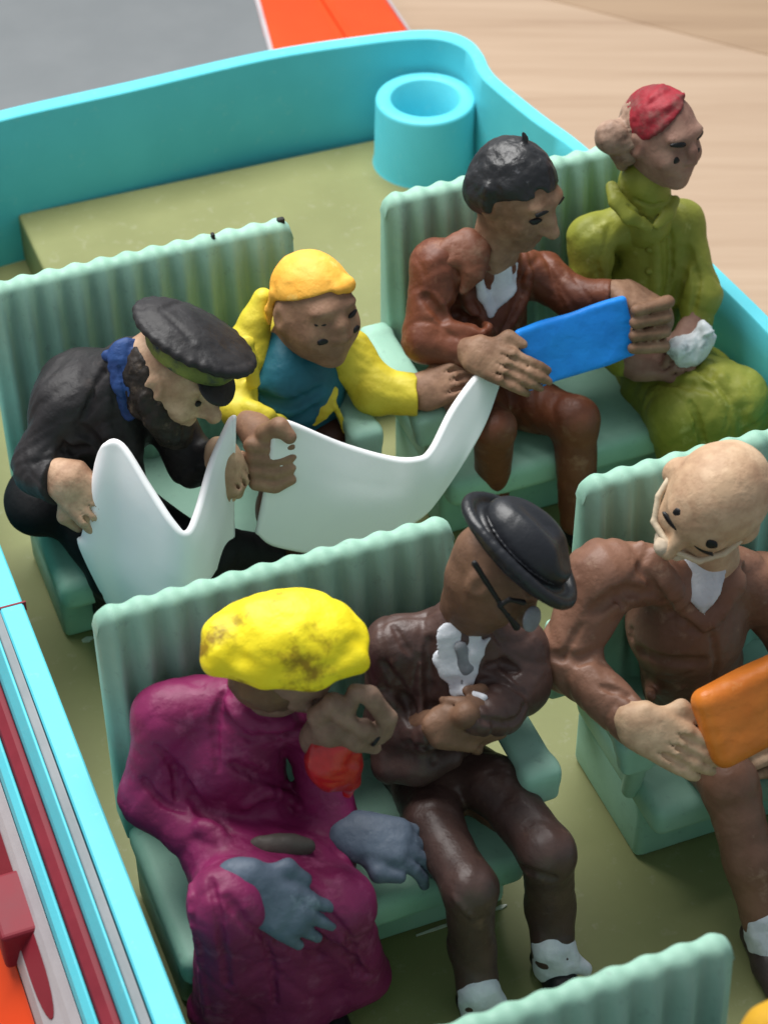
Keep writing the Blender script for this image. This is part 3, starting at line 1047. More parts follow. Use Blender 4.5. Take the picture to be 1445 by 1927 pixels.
# ================================================================== 2  fair-haired reader in yellow and teal
def person_blond():
    r = person((.82, 1.15, .312), 'fair-haired passenger in teal top and yellow jacket, arms spread behind a wide white paper')
    sk = skin('skin_umber', (142, 110, 88), (118, 88, 70), (102, 76, 60))
    hairm = paint('fair_hair', srgb(246, 184, 76), srgb(236, 168, 60), 12, .5, .5, 40, srgb(240, 210, 120), 14, .62)
    teal = paint('teal_top', srgb(32, 100, 118), srgb(24, 84, 100), 8, .45, .3, 40)
    yel = paint('yellow_jacket', srgb(214, 198, 62), srgb(196, 178, 48), 8, .45, .4, 40, srgb(232, 218, 96), 12, .64)
    brn = paint('brown_trousers', srgb(70, 42, 30), srgb(58, 36, 28), 8, .45, .3, 40)
    pel, chest, neck = (0.949, 1.180, 0.380), (0.909, 1.140, 0.643), (0.914, 1.140, 0.783)
    hd = Frame((0.961, 1.090, 0.922), (.24, -.95, .10), (.05, 0, 1), 1.04)
    shl, ell_, wrl = (0.770, 1.160, 0.770), (0.685, 1.050, 0.646), (0.725, 0.930, 0.666)
    shr, elr, wrr = (1.074, 1.120, 0.712), (1.120, 1.020, 0.619), (1.247, 0.950, 0.628)
    B = Sculpt(.0065)
    B.tube([pel, chest, neck], [0.070, 0.080, 0.055], .05)
    head(B, hd, neck, .75)
    B.ell(hd(0, .018, -.035), V3((.102, .108, .095)) * hd.s, hd.R, .04)
    B.tube([shl, ell_, wrl], [0.035, 0.030, 0.038], .03)
    B.tube([shr, elr, wrr], [0.035, 0.030, 0.042], .03)
    kl, kr = (0.780, 0.875, 0.370), (1.034, 0.825, 0.370)
    B.tube([pel, kl, (0.813, 0.900, 0.070)], [0.050, 0.020, 0.012], .03)
    B.tube([pel, kr, (1.076, 0.847, 0.070)], [0.050, 0.020, 0.012], .03)
    # left fist closed on the paper's edge: thumb above, fingers stacked below
    B.tube([(0.699, 0.940, 0.676), (0.712, 0.860, 0.674)], [.045, .055], .03)
    B.tube([(0.713, 0.830, 0.728), (0.742, 0.790, 0.774), (0.763, 0.765, 0.749)], [.030, .026, .022], .015)
    for i_ in range(4):
        t_ = i_ / 3
        a_ = V3((0.669, 0.830, 0.696)) * (1 - t_) + V3((0.660, 0.780, 0.597)) * t_
        m_ = V3((0.725, 0.800, 0.694)) * (1 - t_) + V3((0.710, 0.755, 0.589)) * t_
        b_ = V3((0.773, 0.785, 0.699)) * (1 - t_) + V3((0.757, 0.750, 0.603)) * t_
        B.tube([a_, m_, b_], [.024, .0215, .017], .004)
    hand(B, (1.238, 0.950, 0.626), (1.355, 0.910, 0.679), (-.15, -.60, .75), -1, 1.35, (.45, .7, .6), (.4, .5))
    body = put(B, 'body', sk, r, (.002, 10), 11)
    T = Sculpt(.0065)
    T.tube([pel, chest, (0.901, 1.120, 0.761)], [.135, .145, .085], .05)
    T.ell((0.856, 1.060, 0.668), (.10, .08, .12), None, .06)
    T.fold([(0.764, 1.030, 0.698), (0.840, 0.990, 0.665), (0.954, 1.030, 0.661)], [.008, .012, .008], .02, 'cut')
    T.fold([(0.758, 1.020, 0.647), (0.834, 0.980, 0.609), (0.949, 1.020, 0.603)], [.008, .012, .008], .02, 'cut')
    put(T, 'top', teal, r, (.002, 8), 6, 1, (.005, 6))
    J = Sculpt(.0052)
    J.tube([shr, elr, (1.230, 0.955, 0.617)], [.072, .070, .064], .03)
    J.plane_cut((1.231, 0.950, 0.624), (.93, -.36, 0), .004, .10)
    J.tube([(1.042, 1.100, 0.775), (1.051, 1.060, 0.681)], [.04, .04], .03)
    J.tube([shl, (0.725, 1.100, 0.707), (0.693, 1.020, 0.667), (0.725, 0.945, 0.664)], [.065, .056, .050, .042], .03)
    J.tube([(0.840, 1.200, 0.918), (0.805, 1.180, 0.845), shl], [.030, .045, .08], .03)
    J.ell((0.941, 1.270, 0.723), (.14, .06, .08), None, .05)
    J.cone((0.736, 1.060, 0.872), (0.747, 1.030, 0.753), .030, .020, .02, flat=((-.27, -.69, .67), .5))
    J.fold([(0.716, 0.985, 0.707), (0.821, 0.965, 0.619)], [.020, .016], .02)
    J.tube([(0.984, 1.020, 0.660), (0.944, 1.005, 0.622), (0.916, 1.000, 0.579)], [.020, .030, .018], .02, flat=((-.27, -.69, .67), .5))
    J.fold([(0.981, 1.000, 0.625), (1.000, 0.990, 0.565), (1.008, 0.985, 0.514)], [.008, .008, .006], .008)
    put(J, 'jacket', yel, r, (.0022, 10), 8, 1, (.006, 6))
    P = Sculpt(.008)
    P.tube([pel, kl, (0.811, 0.893, 0.100)], [.13, .085, .06], .04)
    P.tube([pel, kr, (1.073, 0.840, 0.100)], [.13, .085, .06], .04)
    P.ell((0.967, 1.030, 0.492), (.07, .08, .05), None, .04)
    put(P, 'trousers', brn, r, (.003, 7), 2)
    H = Sculpt(.005)
    H.ell(hd(0, -.012, .048), V3((.109, .131, .116)) * hd.s, hd.R, .02)
    H.plane_cut(hd(0, .10, .100), hd.d(0, .42, -1), .006)
    H.tube([hd(-.02, .095, .098), hd(-.06, .082, .094), hd(-.09, .04, .07)], [.015, .020, .014], .02)
    H.tube([hd(.098, -.05, .06), hd(.104, -.07, .0), hd(.10, -.085, -.05)], [.012, .012, .009], .02)
    put(H, 'hair', hairm, body, (.0025, 9), 12)
    for q in (-1, 1):
        mark('eyebrow', B, hd(q * .050, .11, .016), hd.d(q * .35, 1, .2), hd.u, .021, .0075, BLACK, body, tilt=-.15 * q)
    mark('eye', B, hd(-.050, .11, -.030), hd.d(-.45, 1, .1), hd.u, .017, .010, BLACK, body)
    mark('eye', B, hd(.052, .11, -.030), hd.d(.3, 1, 0), hd.u, .017, .010, BLACK, body)
    return r


person_blond()
n2 = sheet('newspaper', [
    [(0.736, 0.800, 0.774), (0.776, 0.800, 0.765), (0.922, 0.785, 0.652), (1.055, 0.745, 0.589), (1.130, 0.705, 0.592), (1.182, 0.720, 0.601), (1.278, 0.800, 0.657), (1.384, 0.870, 0.700), (1.462, 0.920, 0.705), (1.487, 0.930, 0.698)],
    [(0.712, 0.780, 0.658), (0.762, 0.772, 0.652), (0.907, 0.750, 0.568), (1.044, 0.720, 0.517), (1.133, 0.690, 0.542), (1.198, 0.705, 0.563), (1.295, 0.780, 0.606), (1.388, 0.850, 0.661), (1.459, 0.905, 0.688), (1.485, 0.920, 0.690)],
    [(0.682, 0.765, 0.537), (0.749, 0.748, 0.519), (0.894, 0.720, 0.473), (1.036, 0.700, 0.453), (1.135, 0.680, 0.483), (1.206, 0.695, 0.516), (1.301, 0.760, 0.558), (1.388, 0.830, 0.615), (1.456, 0.895, 0.660), (1.480, 0.910, 0.672)],
    [(0.652, 0.755, 0.430), (0.699, 0.740, 0.380), (0.854, 0.710, 0.322), (1.015, 0.690, 0.345), (1.128, 0.675, 0.401), (1.186, 0.685, 0.447), (1.293, 0.740, 0.521), (1.384, 0.810, 0.576), (1.451, 0.880, 0.626), (1.472, 0.900, 0.651)]],
    .023, M['paper'], nu=60, nv=32, at=(0.894, 0.730, 0.304))
n2['label'] = 'wide white newspaper spread in front of the fair-haired passenger'
n2['category'] = 'newspaper'
n2['group'] = 'white newspapers'


# ================================================================== 3  passenger in a rust suit with a blue tablet
def person_rust():
    r = person((1.55, 1.15, .312), 'dark-haired passenger in rust brown suit holding up a blue tablet')
    sk = skin('skin_brown', (120, 90, 70), (98, 72, 54), (146, 116, 94))
    suit = paint('rust_suit', srgb(112, 62, 40), srgb(92, 47, 29), 9, .42, .4, 45, srgb(134, 92, 70), 14, .60, spec=.5)
    worn = paint('worn_shoulder', srgb(118, 74, 54), srgb(102, 58, 40), 12, .45, .5, 45, srgb(142, 108, 88), 12, .54, swidth=.2)
    hairm = paint('black_hair', (.008, .008, .009, 1), (.018, .018, .020, 1), 14, .34, .8, 34, (.10, .10, .11, 1), 26, .66, spec=.6)
    pel, chest, neck = (1.544, 1.200, 0.357), (1.521, 1.190, 0.677), (1.563, 1.160, 0.926)
    hd = Frame((1.608, 1.130, 1.132), (.46, -.86, -.26), (.06, .0, 1), 1.03)
    shl, ell_, wrl = (1.380, 1.170, 0.909), (1.295, 1.050, 0.739), (1.417, 0.950, 0.726)
    shr, elr, wrr = (1.743, 1.190, 0.759), (1.811, 1.080, 0.725), (1.915, 1.000, 0.762)
    kl, kr = (1.437, 0.840, 0.515), (1.720, 0.860, 0.444)
    al, ar = (1.486, 0.942, 0.100), (1.706, 0.773, 0.100)
    B = Sculpt(.0065)
    B.tube([pel, chest, neck], [0.070, 0.080, 0.055], .05)
    head(B, hd, neck, .95, jaw=.95)
    B.tube([shl, ell_, wrl], [0.035, 0.030, 0.040], .03)
    B.tube([shr, elr, wrr], [0.035, 0.030, 0.035], .03)
    B.tube([pel, kl, al], [0.050, 0.020, 0.012], .03)
    B.tube([pel, kr, ar], [0.050, 0.020, 0.012], .03)
    hand(B, (1.396, 0.930, 0.753), (1.469, 0.845, 0.737), (-.20, -.75, .62), -1, 1.36, (.14, .30, .30), (.0, .1))
    hand(B, (1.913, 1.000, 0.778), (1.993, 0.935, 0.735), (.55, -.35, .75), 1, 1.55, (1.25, 1.2, .4), (.6, .6))
    for i_ in range(4):
        a_ = V3((2.018, 0.885, 0.797)) * (1 - i_ / 3) + V3((1.996, 0.845, 0.662)) * (i_ / 3)
        b_ = V3((1.908, 0.880, 0.799)) * (1 - i_ / 3) + V3((1.887, 0.840, 0.688)) * (i_ / 3)
        B.cone(a_, b_, .0215, .0185, .003)
    # the fingers of the far hand close round the tablet's edge
    B.ell((2.011, 0.925, 0.702), (.05, .05, .072), None, .02)
    body = put(B, 'body', sk, r, (.0022, 10), 21)
    C = Sculpt(.0052)
    C.tube([pel, chest, (1.552, 1.190, 0.850)], [.13, .15, .10], .05)
    C.tube([(1.534, 1.190, 0.875), shl, ell_, (1.398, 0.965, 0.723)], [.065, .078, .068, .054], .03)
    C.plane_cut((1.400, 0.962, 0.724), (.8, -.6, 0), .004, .09)
    C.tube([(1.596, 1.190, 0.839), shr, elr, (1.888, 1.010, 0.770)], [.065, .074, .064, .052], .03)
    C.plane_cut((1.892, 1.010, 0.769), (.8, -.6, 0), .004, .09)
    C.tube([(1.351, 1.020, 0.785), (1.446, 0.980, 0.776), (1.477, 0.970, 0.754)], [.03, .022, .010], .02)
    C.fold([(1.416, 1.060, 0.935), (1.445, 1.020, 0.818), (1.513, 1.010, 0.705)], [.014, .018, .012], .015)
    C.fold([(1.641, 1.060, 0.914), (1.600, 1.020, 0.834), (1.531, 1.010, 0.710)], [.014, .018, .012], .015)
    C.fold([(1.384, 1.060, 0.826), (1.464, 1.020, 0.763)], [.012, .010], .02, 'cut')
    C.fold([(1.310, 1.090, 0.865), (1.354, 1.050, 0.802)], [.010, .008], .02, 'cut')
    put(C, 'jacket', suit, r, (.002, 9), 22, 1, (.009, 5.5))
    L = Sculpt(.006)
    L.tube([(1.581, 1.120, 0.889), (1.466, 1.140, 0.974), (1.389, 1.140, 0.966)], [.035, .045, .040], .03, flat=((-.2, -.5, .8), .5))
    L.tube([(1.496, 1.110, 0.977), (1.461, 1.085, 0.925), (1.424, 1.075, 0.874)], [.03, .03, .015], .02, flat=((-.27, -.69, .67), .6))
    put(L, 'collar', worn, r, (.003, 16), 5, 1)
    P = Sculpt(.007)
    P.tube([pel, (1.464, 1.000, 0.457), kl, al], [.12, .074, .064, .052], .03)
    P.tube([pel, (1.656, 1.000, 0.410), kr, ar], [.12, .080, .072, .056], .03)
    put(P, 'trousers', suit, r, (.0015, 8), 24, 1, (.006, 5))
    for nm, a in (('shoe', al), ('shoe', ar)):
        S = Sculpt(.007)
        a = V3(a)
        S.tube([a + V3((0, .02, -.055)), a + V3((0, -.10, -.062))], [.042, .036], .02)
        put(S, nm, BLACK, r)
    W = Sculpt(.005)
    s_ = lambda p: C.snap(p, .004)
    W.tube([s_((1.540, 1.050, 0.947)), s_((1.533, 1.020, 0.901)), s_((1.495, 1.005, 0.818))], [.034, .036, .006], .01, flat=(OUT, .25))
    W.tube([s_((1.579, 1.050, 0.952)), s_((1.557, 1.020, 0.904))], [.018, .016], .01, flat=(OUT, .35))
    W.tube([s_((1.462, 1.050, 0.958)), s_((1.472, 1.020, 0.889)), s_((1.488, 1.005, 0.820))], [.014, .016, .008], .01, flat=(OUT, .6))
    put(W, 'shirt_front', WHITE, r, (.0015, 14), 3, 1)
    H = Sculpt(.005)
    H.ell(hd(0, -.018, .044), V3((.111, .133, .120)) * hd.s, hd.R, .02)
    H.plane_cut(hd(0, .095, .084), hd.d(0, .60, -1), .006)
    H.ell(hd(.045, .11, .095), V3((.030, .03, .022)) * hd.s, hd.R, .008, 'cut')
    H.tube([hd(.108, -.03, .05), hd(.112, -.015, -.005)], [.020, .012], .02)
    H.ell(hd(.06, -.06, .0), V3((.062, .075, .07)) * hd.s, hd.R, .03)
    H.cone(hd(-.02, -.04, .170), hd(-.01, -.05, .192), .010, .003, .01)
    put(H, 'hair', hairm, body, (.005, 14), 25, 1)
    for q in (-1, 1):
        mark('eyebrow', B, hd(q * .044, .11, .044), hd.d(q * .25, 1, .1), hd.u, .024, .0075, BLACK, body, tilt=.1 * q)
        mark('eye', B, hd(q * .048, .115, .008), hd.d(q * .45, 1, .2), hd.u, .021, .010, BLACK, body)
    return r


person_rust()
def tablet(name, p00, p10, p11, p01, th, mat, label, wave=(.0055, 3.2)):
    """a rounded slab through four corners"""
    P = [V3(p) for p in (p00, p10, p11, p01)]
    c = sum(P) / 4
    ex, ey = (P[1] - P[0] + P[2] - P[3]) / 2, (P[3] - P[0] + P[2] - P[1]) / 2
    X = unit(ex)
    Z = unit(np.cross(X, ey))
    Y = np.cross(Z, X)
    S = Sculpt(.005)
    S.box(c, (np.linalg.norm(ex) / 2 + th * .6, abs(ey @ Y) / 2 + th * .6, th), np.array([X, Y, Z]), th * .8, 0)
    S.grid()
    o = S.mesh(name, mat, None, wave, 3, 2)
    o['label'] = label
    o['category'] = 'tablet'
    return o


bl = paint('blue_paint', srgb(30, 142, 236), srgb(24, 128, 222), 6, .4, .25, 30)
tablet('tablet', (1.532, 0.915, 0.808), (1.917, 0.940, 0.794), (1.880, 0.865, 0.660), (1.546, 0.835, 0.625), .016, bl, 'bright blue tablet held in both hands by the passenger in rust brown')


# ================================================================== 4  passenger in an olive dress
def person_olive():
    r = person((2.05, 1.15, .312), 'passenger in long olive green dress and red cap holding a crumpled white cloth')
    sk = skin('skin_rose', (136, 106, 92), (116, 86, 74), (108, 74, 64))
    dress = paint('olive_dress', srgb(136, 138, 54), srgb(116, 120, 40), 7, .45, .35, 40, srgb(162, 162, 92), 16, .63)
    bunm = paint('light_brown_hair', srgb(160, 132, 114), srgb(124, 98, 82), 14, .5, .7, 34, srgb(100, 76, 64), 24, .6)
    red = paint('red_cap', srgb(146, 32, 44), srgb(116, 30, 38), 16, .55, .6, 34, srgb(118, 66, 62), 16, .54)
    pel, chest, neck = (2.179, 1.220, 0.254), (2.108, 1.220, 0.620), (2.089, 1.200, 0.942)
    hd = Frame((2.112, 1.180, 1.181), (.30, -.94, .06), (.04, .02, 1), .95)
    shl, ell_, wrl = (1.914, 1.200, 0.848), (1.876, 1.120, 0.586), (1.963, 1.000, 0.500)
    shr, elr, wrr = (2.220, 1.200, 0.829), (2.231, 1.050, 0.651), (2.168, 0.970, 0.568)
    kl, kr = (2.037, 0.820, 0.367), (2.238, 0.780, 0.433)
    al, ar = (2.073, 0.732, 0.080), (2.319, 0.690, 0.080)
    B = Sculpt(.0065)
    B.tube([pel, chest, neck], [0.070, 0.080, 0.055], .05)
    head(B, hd, neck, .7, jaw=1.0)
    B.tube([shl, ell_, wrl], [0.035, 0.030, 0.035], .03)
    B.tube([shr, elr, wrr], [0.035, 0.030, 0.035], .03)
    B.tube([pel, kl, al], [0.050, 0.020, 0.012], .03)
    B.tube([pel, kr, ar], [0.050, 0.020, 0.012], .03)
    hand(B, (1.978, 0.990, 0.482), (2.050, 0.950, 0.490), (0, -.2, 1), -1, 1.2)
    hand(B, (2.184, 0.990, 0.570), (2.128, 0.930, 0.546), (.3, -.3, .9), 1, 1.2)
    body = put(B, 'body', sk, r, (.002, 10), 31)
    D = Sculpt(.0052)
    D.tube([pel, (2.132, 1.200, 0.458), chest, (2.085, 1.210, 0.837)], [.145, .125, .135, .085], .05)
    D.tube([(2.063, 1.210, 0.883), shl, ell_, (1.955, 1.020, 0.488)], [.06, .074, .066, .052], .035)
    D.tube([(2.109, 1.210, 0.881), shr, elr, (2.196, 1.000, 0.564)], [.06, .070, .062, .050], .035)
    D.tube([pel, (2.119, 1.050, 0.298), (2.080, 0.840, 0.371), (2.087, 0.798, 0.180)], [.12, .105, .085, .085], .10)
    D.tube([pel, (2.237, 1.020, 0.307), (2.253, 0.800, 0.403), (2.361, 0.783, 0.150)], [.12, .105, .085, .085], .10)
    D.tube([(2.168, 1.020, 0.328), (2.177, 0.830, 0.381), (2.237, 0.804, 0.150)], [.105, .10, .10], .10)
    D.fold([(2.095, 0.840, 0.409), (2.110, 0.780, 0.321), (2.132, 0.760, 0.197)], [.006, .009, .006], .008, 'cut')
    D.fold([(2.206, 0.840, 0.419), (2.235, 0.740, 0.357), (2.259, 0.720, 0.233)], [.006, .010, .006], .008, 'cut')
    D.fold([(2.033, 1.100, 0.471), (2.090, 1.060, 0.451), (2.177, 1.000, 0.416)], [.006, .009, .006], .008, 'cut')
    D.fold([(2.207, 1.130, 0.777), (2.210, 1.050, 0.708), (2.174, 1.000, 0.629)], [.005, .008, .005], .008, 'cut')
    D.fold([(1.904, 1.150, 0.784), (1.917, 1.100, 0.651), (1.896, 1.080, 0.546)], [.005, .008, .005], .008, 'cut')
    D.fold([(2.166, 0.950, 0.456), (2.205, 0.780, 0.475), (2.254, 0.680, 0.398)], [.010, .014, .010], .02, 'cut')
    D.fold([(2.086, 1.000, 0.378), (2.198, 0.920, 0.361)], [.012, .008], .02, 'cut')
    D.fold([(2.200, 0.840, 0.474), (2.251, 0.680, 0.420)], [.018, .014], .02)
    # placket and button
    D.fold([(2.073, 1.100, 0.911), (2.080, 1.075, 0.787), (2.080, 1.070, 0.668)], [.016, .016, .014], .012, flat=((-.27, -.69, .67), .7))
    D.fold([(2.140, 1.120, 0.881), (2.132, 1.075, 0.733), (2.097, 1.060, 0.587)], [.006, .007, .006], .012, 'cut')
    D.fold([(1.972, 1.130, 0.839), (1.936, 1.090, 0.694), (1.958, 1.060, 0.585)], [.010, .014, .010], .02, 'cut')
    D.fold([(2.200, 1.130, 0.759), (2.164, 1.090, 0.631)], [.010, .012], .02, 'cut')
    put(D, 'dress', dress, r, (.002, 8), 32, 1, (.009, 5))
    Cc = Sculpt(.0045)
    Cc.cone((2.082, 1.200, 0.874), (2.074, 1.195, 1.022), .092, .080, .02)
    Cc.tube([(1.965, 1.200, 1.027), (1.957, 1.145, 1.013), (1.983, 1.105, 0.980), (2.038, 1.085, 0.934)], [.020, .026, .028, .016], .006, flat=(OUT, .6))
    Cc.tube([(2.070, 1.085, 0.933), (2.112, 1.100, 0.956), (2.147, 1.130, 0.975)], [.014, .022, .018], .006, flat=(OUT, .6))
    Cc.fold([(1.981, 1.120, 1.009), (2.018, 1.100, 0.978), (2.057, 1.090, 0.953)], [.004, .006, .004], .004, 'cut')
    Cc.fold([(2.011, 1.130, 1.020), (2.052, 1.110, 0.998), (2.099, 1.110, 0.996)], [.004, .005, .004], .004, 'cut')
    cl = put(Cc, 'collar', dress, r, (.0018, 12), 33, 1)
    for q, p in ((.020, (2.043, 1.060, 0.980)), (.011, (2.045, 1.055, 0.885)), (.011, (2.049, 1.055, 0.798))):
        mark('button', D, p, (-.27, -.69, .67), (0, 0, 1), q, q, dress, r, thick=.010)
    H = Sculpt(.005)
    H.ell(hd(0, -.045, .030), V3((.108, .108, .116)) * hd.s, hd.R, .02)
    H.plane_cut(hd(0, -.015, .03), hd.d(0, 1, -.15), .01)
    H.ell(hd(.135, -.085, .012), V3((.060, .056, .056)) * hd.s, hd.R, .02)
    H.tube([hd(.085, -.06, -.01), hd(.095, -.07, -.05), hd(.09, -.08, -.10)], [.040, .034, .020], .03)
    put(H, 'hair', bunm, body, (.006, 16), 34, 1)
    K = Sculpt(.005)
    K.ell(hd(.0, -.015, .045), V3((.108, .130, .120)) * hd.s, hd.R, .02)
    K.plane_cut(hd(.0, .02, .094), hd.d(-.50, .46, -.74), .006)
    K.tube([hd(.085, .02, .095), hd(.04, .05, .135), hd(-.04, .04, .150)], [.008, .010, .007], .01)
    K.tube([hd(.095, -.03, .09), hd(.05, -.01, .145), hd(-.02, -.03, .160)], [.008, .010, .007], .01)
    put(K, 'cap', red, body, (.004, 16), 35, 1)
    for q in (-1, 1):
        mark('eyebrow', B, hd(q * .043, .10, .034), hd.d(q * .42, 1, .25), hd.u, .026, .0085, BLACK, body, tilt=-.08 * q)
    mark('eye', B, hd(-.040, .10, -.022), hd.d(-.25, 1, 0), hd.u, .013, .015, BLACK, body)
    mark('eye', B, hd(.046, .10, -.018), hd.d(.3, 1, 0), hd.u, .010, .012, BLACK, body)
    return r


person_olive()
cm_ = paint('white_cloth', (.66, .70, .72, 1), (.52, .55, .57, 1), 18, .5, .5, 40, (.20, .22, .23, 1), 13, .60)
S = Sculpt(.005)
S.ell((2.139, 0.920, 0.566), (.070, .040, .045), None, .01)
S.ell((2.083, 0.915, 0.580), (.035, .03, .030), None, .02)
S.ell((2.182, 0.920, 0.600), (.028, .03, .045), None, .02)
S.ell((2.135, 0.905, 0.530), (.045, .03, .025), None, .02)
S.grid()
ck = S.mesh('cloth', cm_, None, (.009, 12), 41, 0)
ck['label'] = 'crumpled white cloth in the lap of the olive dress'
ck['category'] = 'cloth'


# ================================================================== 5  passenger in a plum coat and yellow hat
def person_plum():
    r = person((.30, -.28, .312), 'passenger in plum coat, big yellow hat, red scarf and grey gloves, bending forward')
    sk = skin('skin_grey_brown', (126, 102, 86), (104, 82, 68), (90, 70, 58))
    coat = paint('plum_coat', srgb(134, 36, 88), srgb(112, 25, 70), 6, .42, .45, 38, srgb(150, 70, 108), 13, .60, spec=.45)
    yel = paint('yellow_hat', srgb(248, 230, 40), srgb(240, 216, 24), 8, .45, .5, 34, srgb(150, 122, 16), 9, .56, swidth=.10)
    red = paint('red_scarf', srgb(196, 26, 22), srgb(150, 16, 18), 10, .28, .6, 34, srgb(220, 70, 50), 22, .66, spec=.6, coat=.3)
    grey = paint('grey_glove', srgb(96, 108, 124), srgb(74, 86, 102), 9, .45, .4, 40, srgb(124, 136, 150), 16, .64)
    hairm = paint('brown_hair', srgb(116, 88, 60), srgb(86, 66, 52), 12, .5, .6, 34)
    pel, chest, neck = (0.267, -0.200, 0.330), (0.242, -0.200, 0.652), (0.353, -0.270, 0.891)
    shl, ell_, wrl = (0.118, -0.160, 0.779), (0.039, -0.220, 0.579), (0.189, -0.420, 0.523)
    shr, elr, wrr = (0.464, -0.250, 0.691), (0.459, -0.330, 0.517), (0.498, -0.430, 0.435)
    hd = Frame((0.377, -0.330, 1.011), (.70, -.35, -.62), (.45, -.25, .85), .78)
    kl, kr = (0.114, -0.620, 0.602), (0.385, -0.640, 0.496)
    al, ar = (0.112, -0.579, 0.060), (0.351, -0.630, 0.060)
    B = Sculpt(.0065)
    B.tube([pel, chest, neck], [0.070, 0.080, 0.055], .05)
    head(B, hd, neck, .8, ears=False, jaw=.85)
    # a bare fist raised under the chin, thumb and first finger making a loop
    B.tube([(0.424, -0.400, 0.825), (0.448, -0.440, 0.904)], [.045, .055], .03)
    B.tube([(0.415, -0.440, 0.945), (0.448, -0.455, 0.998), (0.471, -0.470, 0.990)], [.028, .026, .022], .008)
    B.tube([(0.499, -0.460, 1.023), (0.529, -0.475, 1.012), (0.567, -0.490, 0.935), (0.561, -0.485, 0.880)], [.019, .023, .025, .021], .005)
    B.tube([(0.458, -0.470, 0.968), (0.503, -0.490, 0.920), (0.545, -0.490, 0.873)], [.026, .026, .021], .005)
    B.tube([(0.446, -0.470, 0.923), (0.491, -0.490, 0.880), (0.536, -0.485, 0.833)], [.025, .024, .018], .004)
    B.tube([(0.481, -0.460, 0.975), (0.499, -0.460, 1.023)], [.024, .019], .006)
    B.cone(B.snap((0.508, -0.480, 0.956), .01), B.snap((0.508, -0.480, 0.956), -.05), .0135, .010, .004, 'cut')
    B.tube([shl, ell_, wrl], [0.035, 0.030, 0.035], .03)
    B.tube([shr, elr, wrr], [0.035, 0.030, 0.035], .03)
    B.tube([pel, kl, al], [0.050, 0.020, 0.012], .03)
    B.tube([pel, kr, ar], [0.050, 0.020, 0.012], .03)
    body = put(B, 'body', sk, r, (.004, 9), 51)
    C = Sculpt(.0052)
    C.tube([pel, (0.255, -0.220, 0.505), chest, (0.321, -0.240, 0.836)], [.135, .130, .140, .085], .05)
    C.ell((0.200, -0.150, 0.735), (.095, .09, .12), None, .05)
    C.tube([(0.251, -0.200, 0.823), shl, ell_, (0.120, -0.340, 0.535), (0.193, -0.430, 0.519)], [.06, .085, .072, .066, .055], .035)
    C.tube([(0.365, -0.270, 0.830), shr, elr, (0.491, -0.430, 0.445)], [.07, .072, .064, .052], .035)
    # skirt of the coat over both legs down to the hem
    C.tube([pel, (0.179, -0.440, 0.458), kl, (0.099, -0.565, 0.140)], [.13, .085, .080, .085], .08)
    C.tube([pel, (0.366, -0.460, 0.415), kr, (0.445, -0.598, 0.130)], [.13, .080, .070, .075], .08)
    C.tube([(0.283, -0.460, 0.454), (0.250, -0.600, 0.512), (0.265, -0.597, 0.130)], [.08, .075, .095], .09)
    C.tube([(0.067, -0.548, 0.100), (0.258, -0.614, 0.100), (0.465, -0.601, 0.100)], [.062, .075, .058], .04)
    C.fold([(0.055, -0.540, 0.615), (0.041, -0.600, 0.490), (0.048, -0.585, 0.160)], [.010, .010, .010], .010)
    C.tube([(0.085, -0.600, 0.672), (0.134, -0.640, 0.617), (0.152, -0.660, 0.447)], [.020, .030, .02], .03)
    C.fold([(0.283, -0.620, 0.479), (0.368, -0.680, 0.364), (0.428, -0.700, 0.249)], [.009, .012, .008], .010, 'cut')
    C.fold([(0.369, -0.680, 0.427), (0.429, -0.700, 0.293)], [.008, .008], .008)
    C.fold([(0.105, -0.660, 0.676), (0.179, -0.690, 0.534), (0.302, -0.710, 0.392)], [.008, .009, .008], .014, 'cut')
    C.fold([(0.105, -0.250, 0.703), (0.147, -0.310, 0.591), (0.197, -0.360, 0.543)], [.010, .012, .008], .014, 'cut')
    C.fold([(0.228, -0.340, 0.747), (0.300, -0.360, 0.679), (0.365, -0.400, 0.595)], [.010, .012, .008], .014, 'cut')
    C.fold([(0.236, -0.380, 0.630), (0.288, -0.390, 0.658), (0.361, -0.410, 0.588)], [.012, .016, .010], .014)
    C.fold([(0.120, -0.400, 0.623), (0.163, -0.430, 0.598)], [.022, .018], .02)
    C.fold([(0.229, -0.330, 0.945), (0.282, -0.360, 0.880), (0.382, -0.380, 0.878)], [.014, .018, .014], .02)
    C.fold([(0.211, -0.335, 0.901), (0.266, -0.360, 0.839), (0.380, -0.380, 0.832)], [.008, .010, .008], .014, 'cut')
    C.fold([(0.091, -0.580, 0.666), (0.099, -0.620, 0.569), (0.087, -0.660, 0.351)], [.006, .010, .008], .008, 'cut')
    C.fold([(0.188, -0.660, 0.492), (0.184, -0.700, 0.418), (0.178, -0.720, 0.273)], [.006, .009, .006], .008, 'cut')
    C.fold([(0.365, -0.620, 0.481), (0.396, -0.680, 0.414), (0.400, -0.700, 0.263)], [.006, .009, .006], .008, 'cut')
    C.fold([(0.083, -0.200, 0.738), (0.107, -0.240, 0.691), (0.101, -0.260, 0.596)], [.006, .009, .006], .008, 'cut')
    C.fold([(0.022, -0.250, 0.679), (0.062, -0.280, 0.615), (0.109, -0.300, 0.596)], [.006, .009, .006], .008, 'cut')
    C.fold([(0.232, -0.280, 0.949), (0.188, -0.320, 0.877), (0.190, -0.330, 0.733)], [.006, .010, .006], .008, 'cut')
    put(C, 'coat', coat, r, (.0025, 9), 52, 1, (.007, 4.2))
    Hr = Sculpt(.006)
    Hr.ell((0.347, -0.300, 0.988), (.105, .10, .085), None, .02)
    Hr.ell((0.411, -0.310, 1.000), (.10, .09, .06), None, .03)
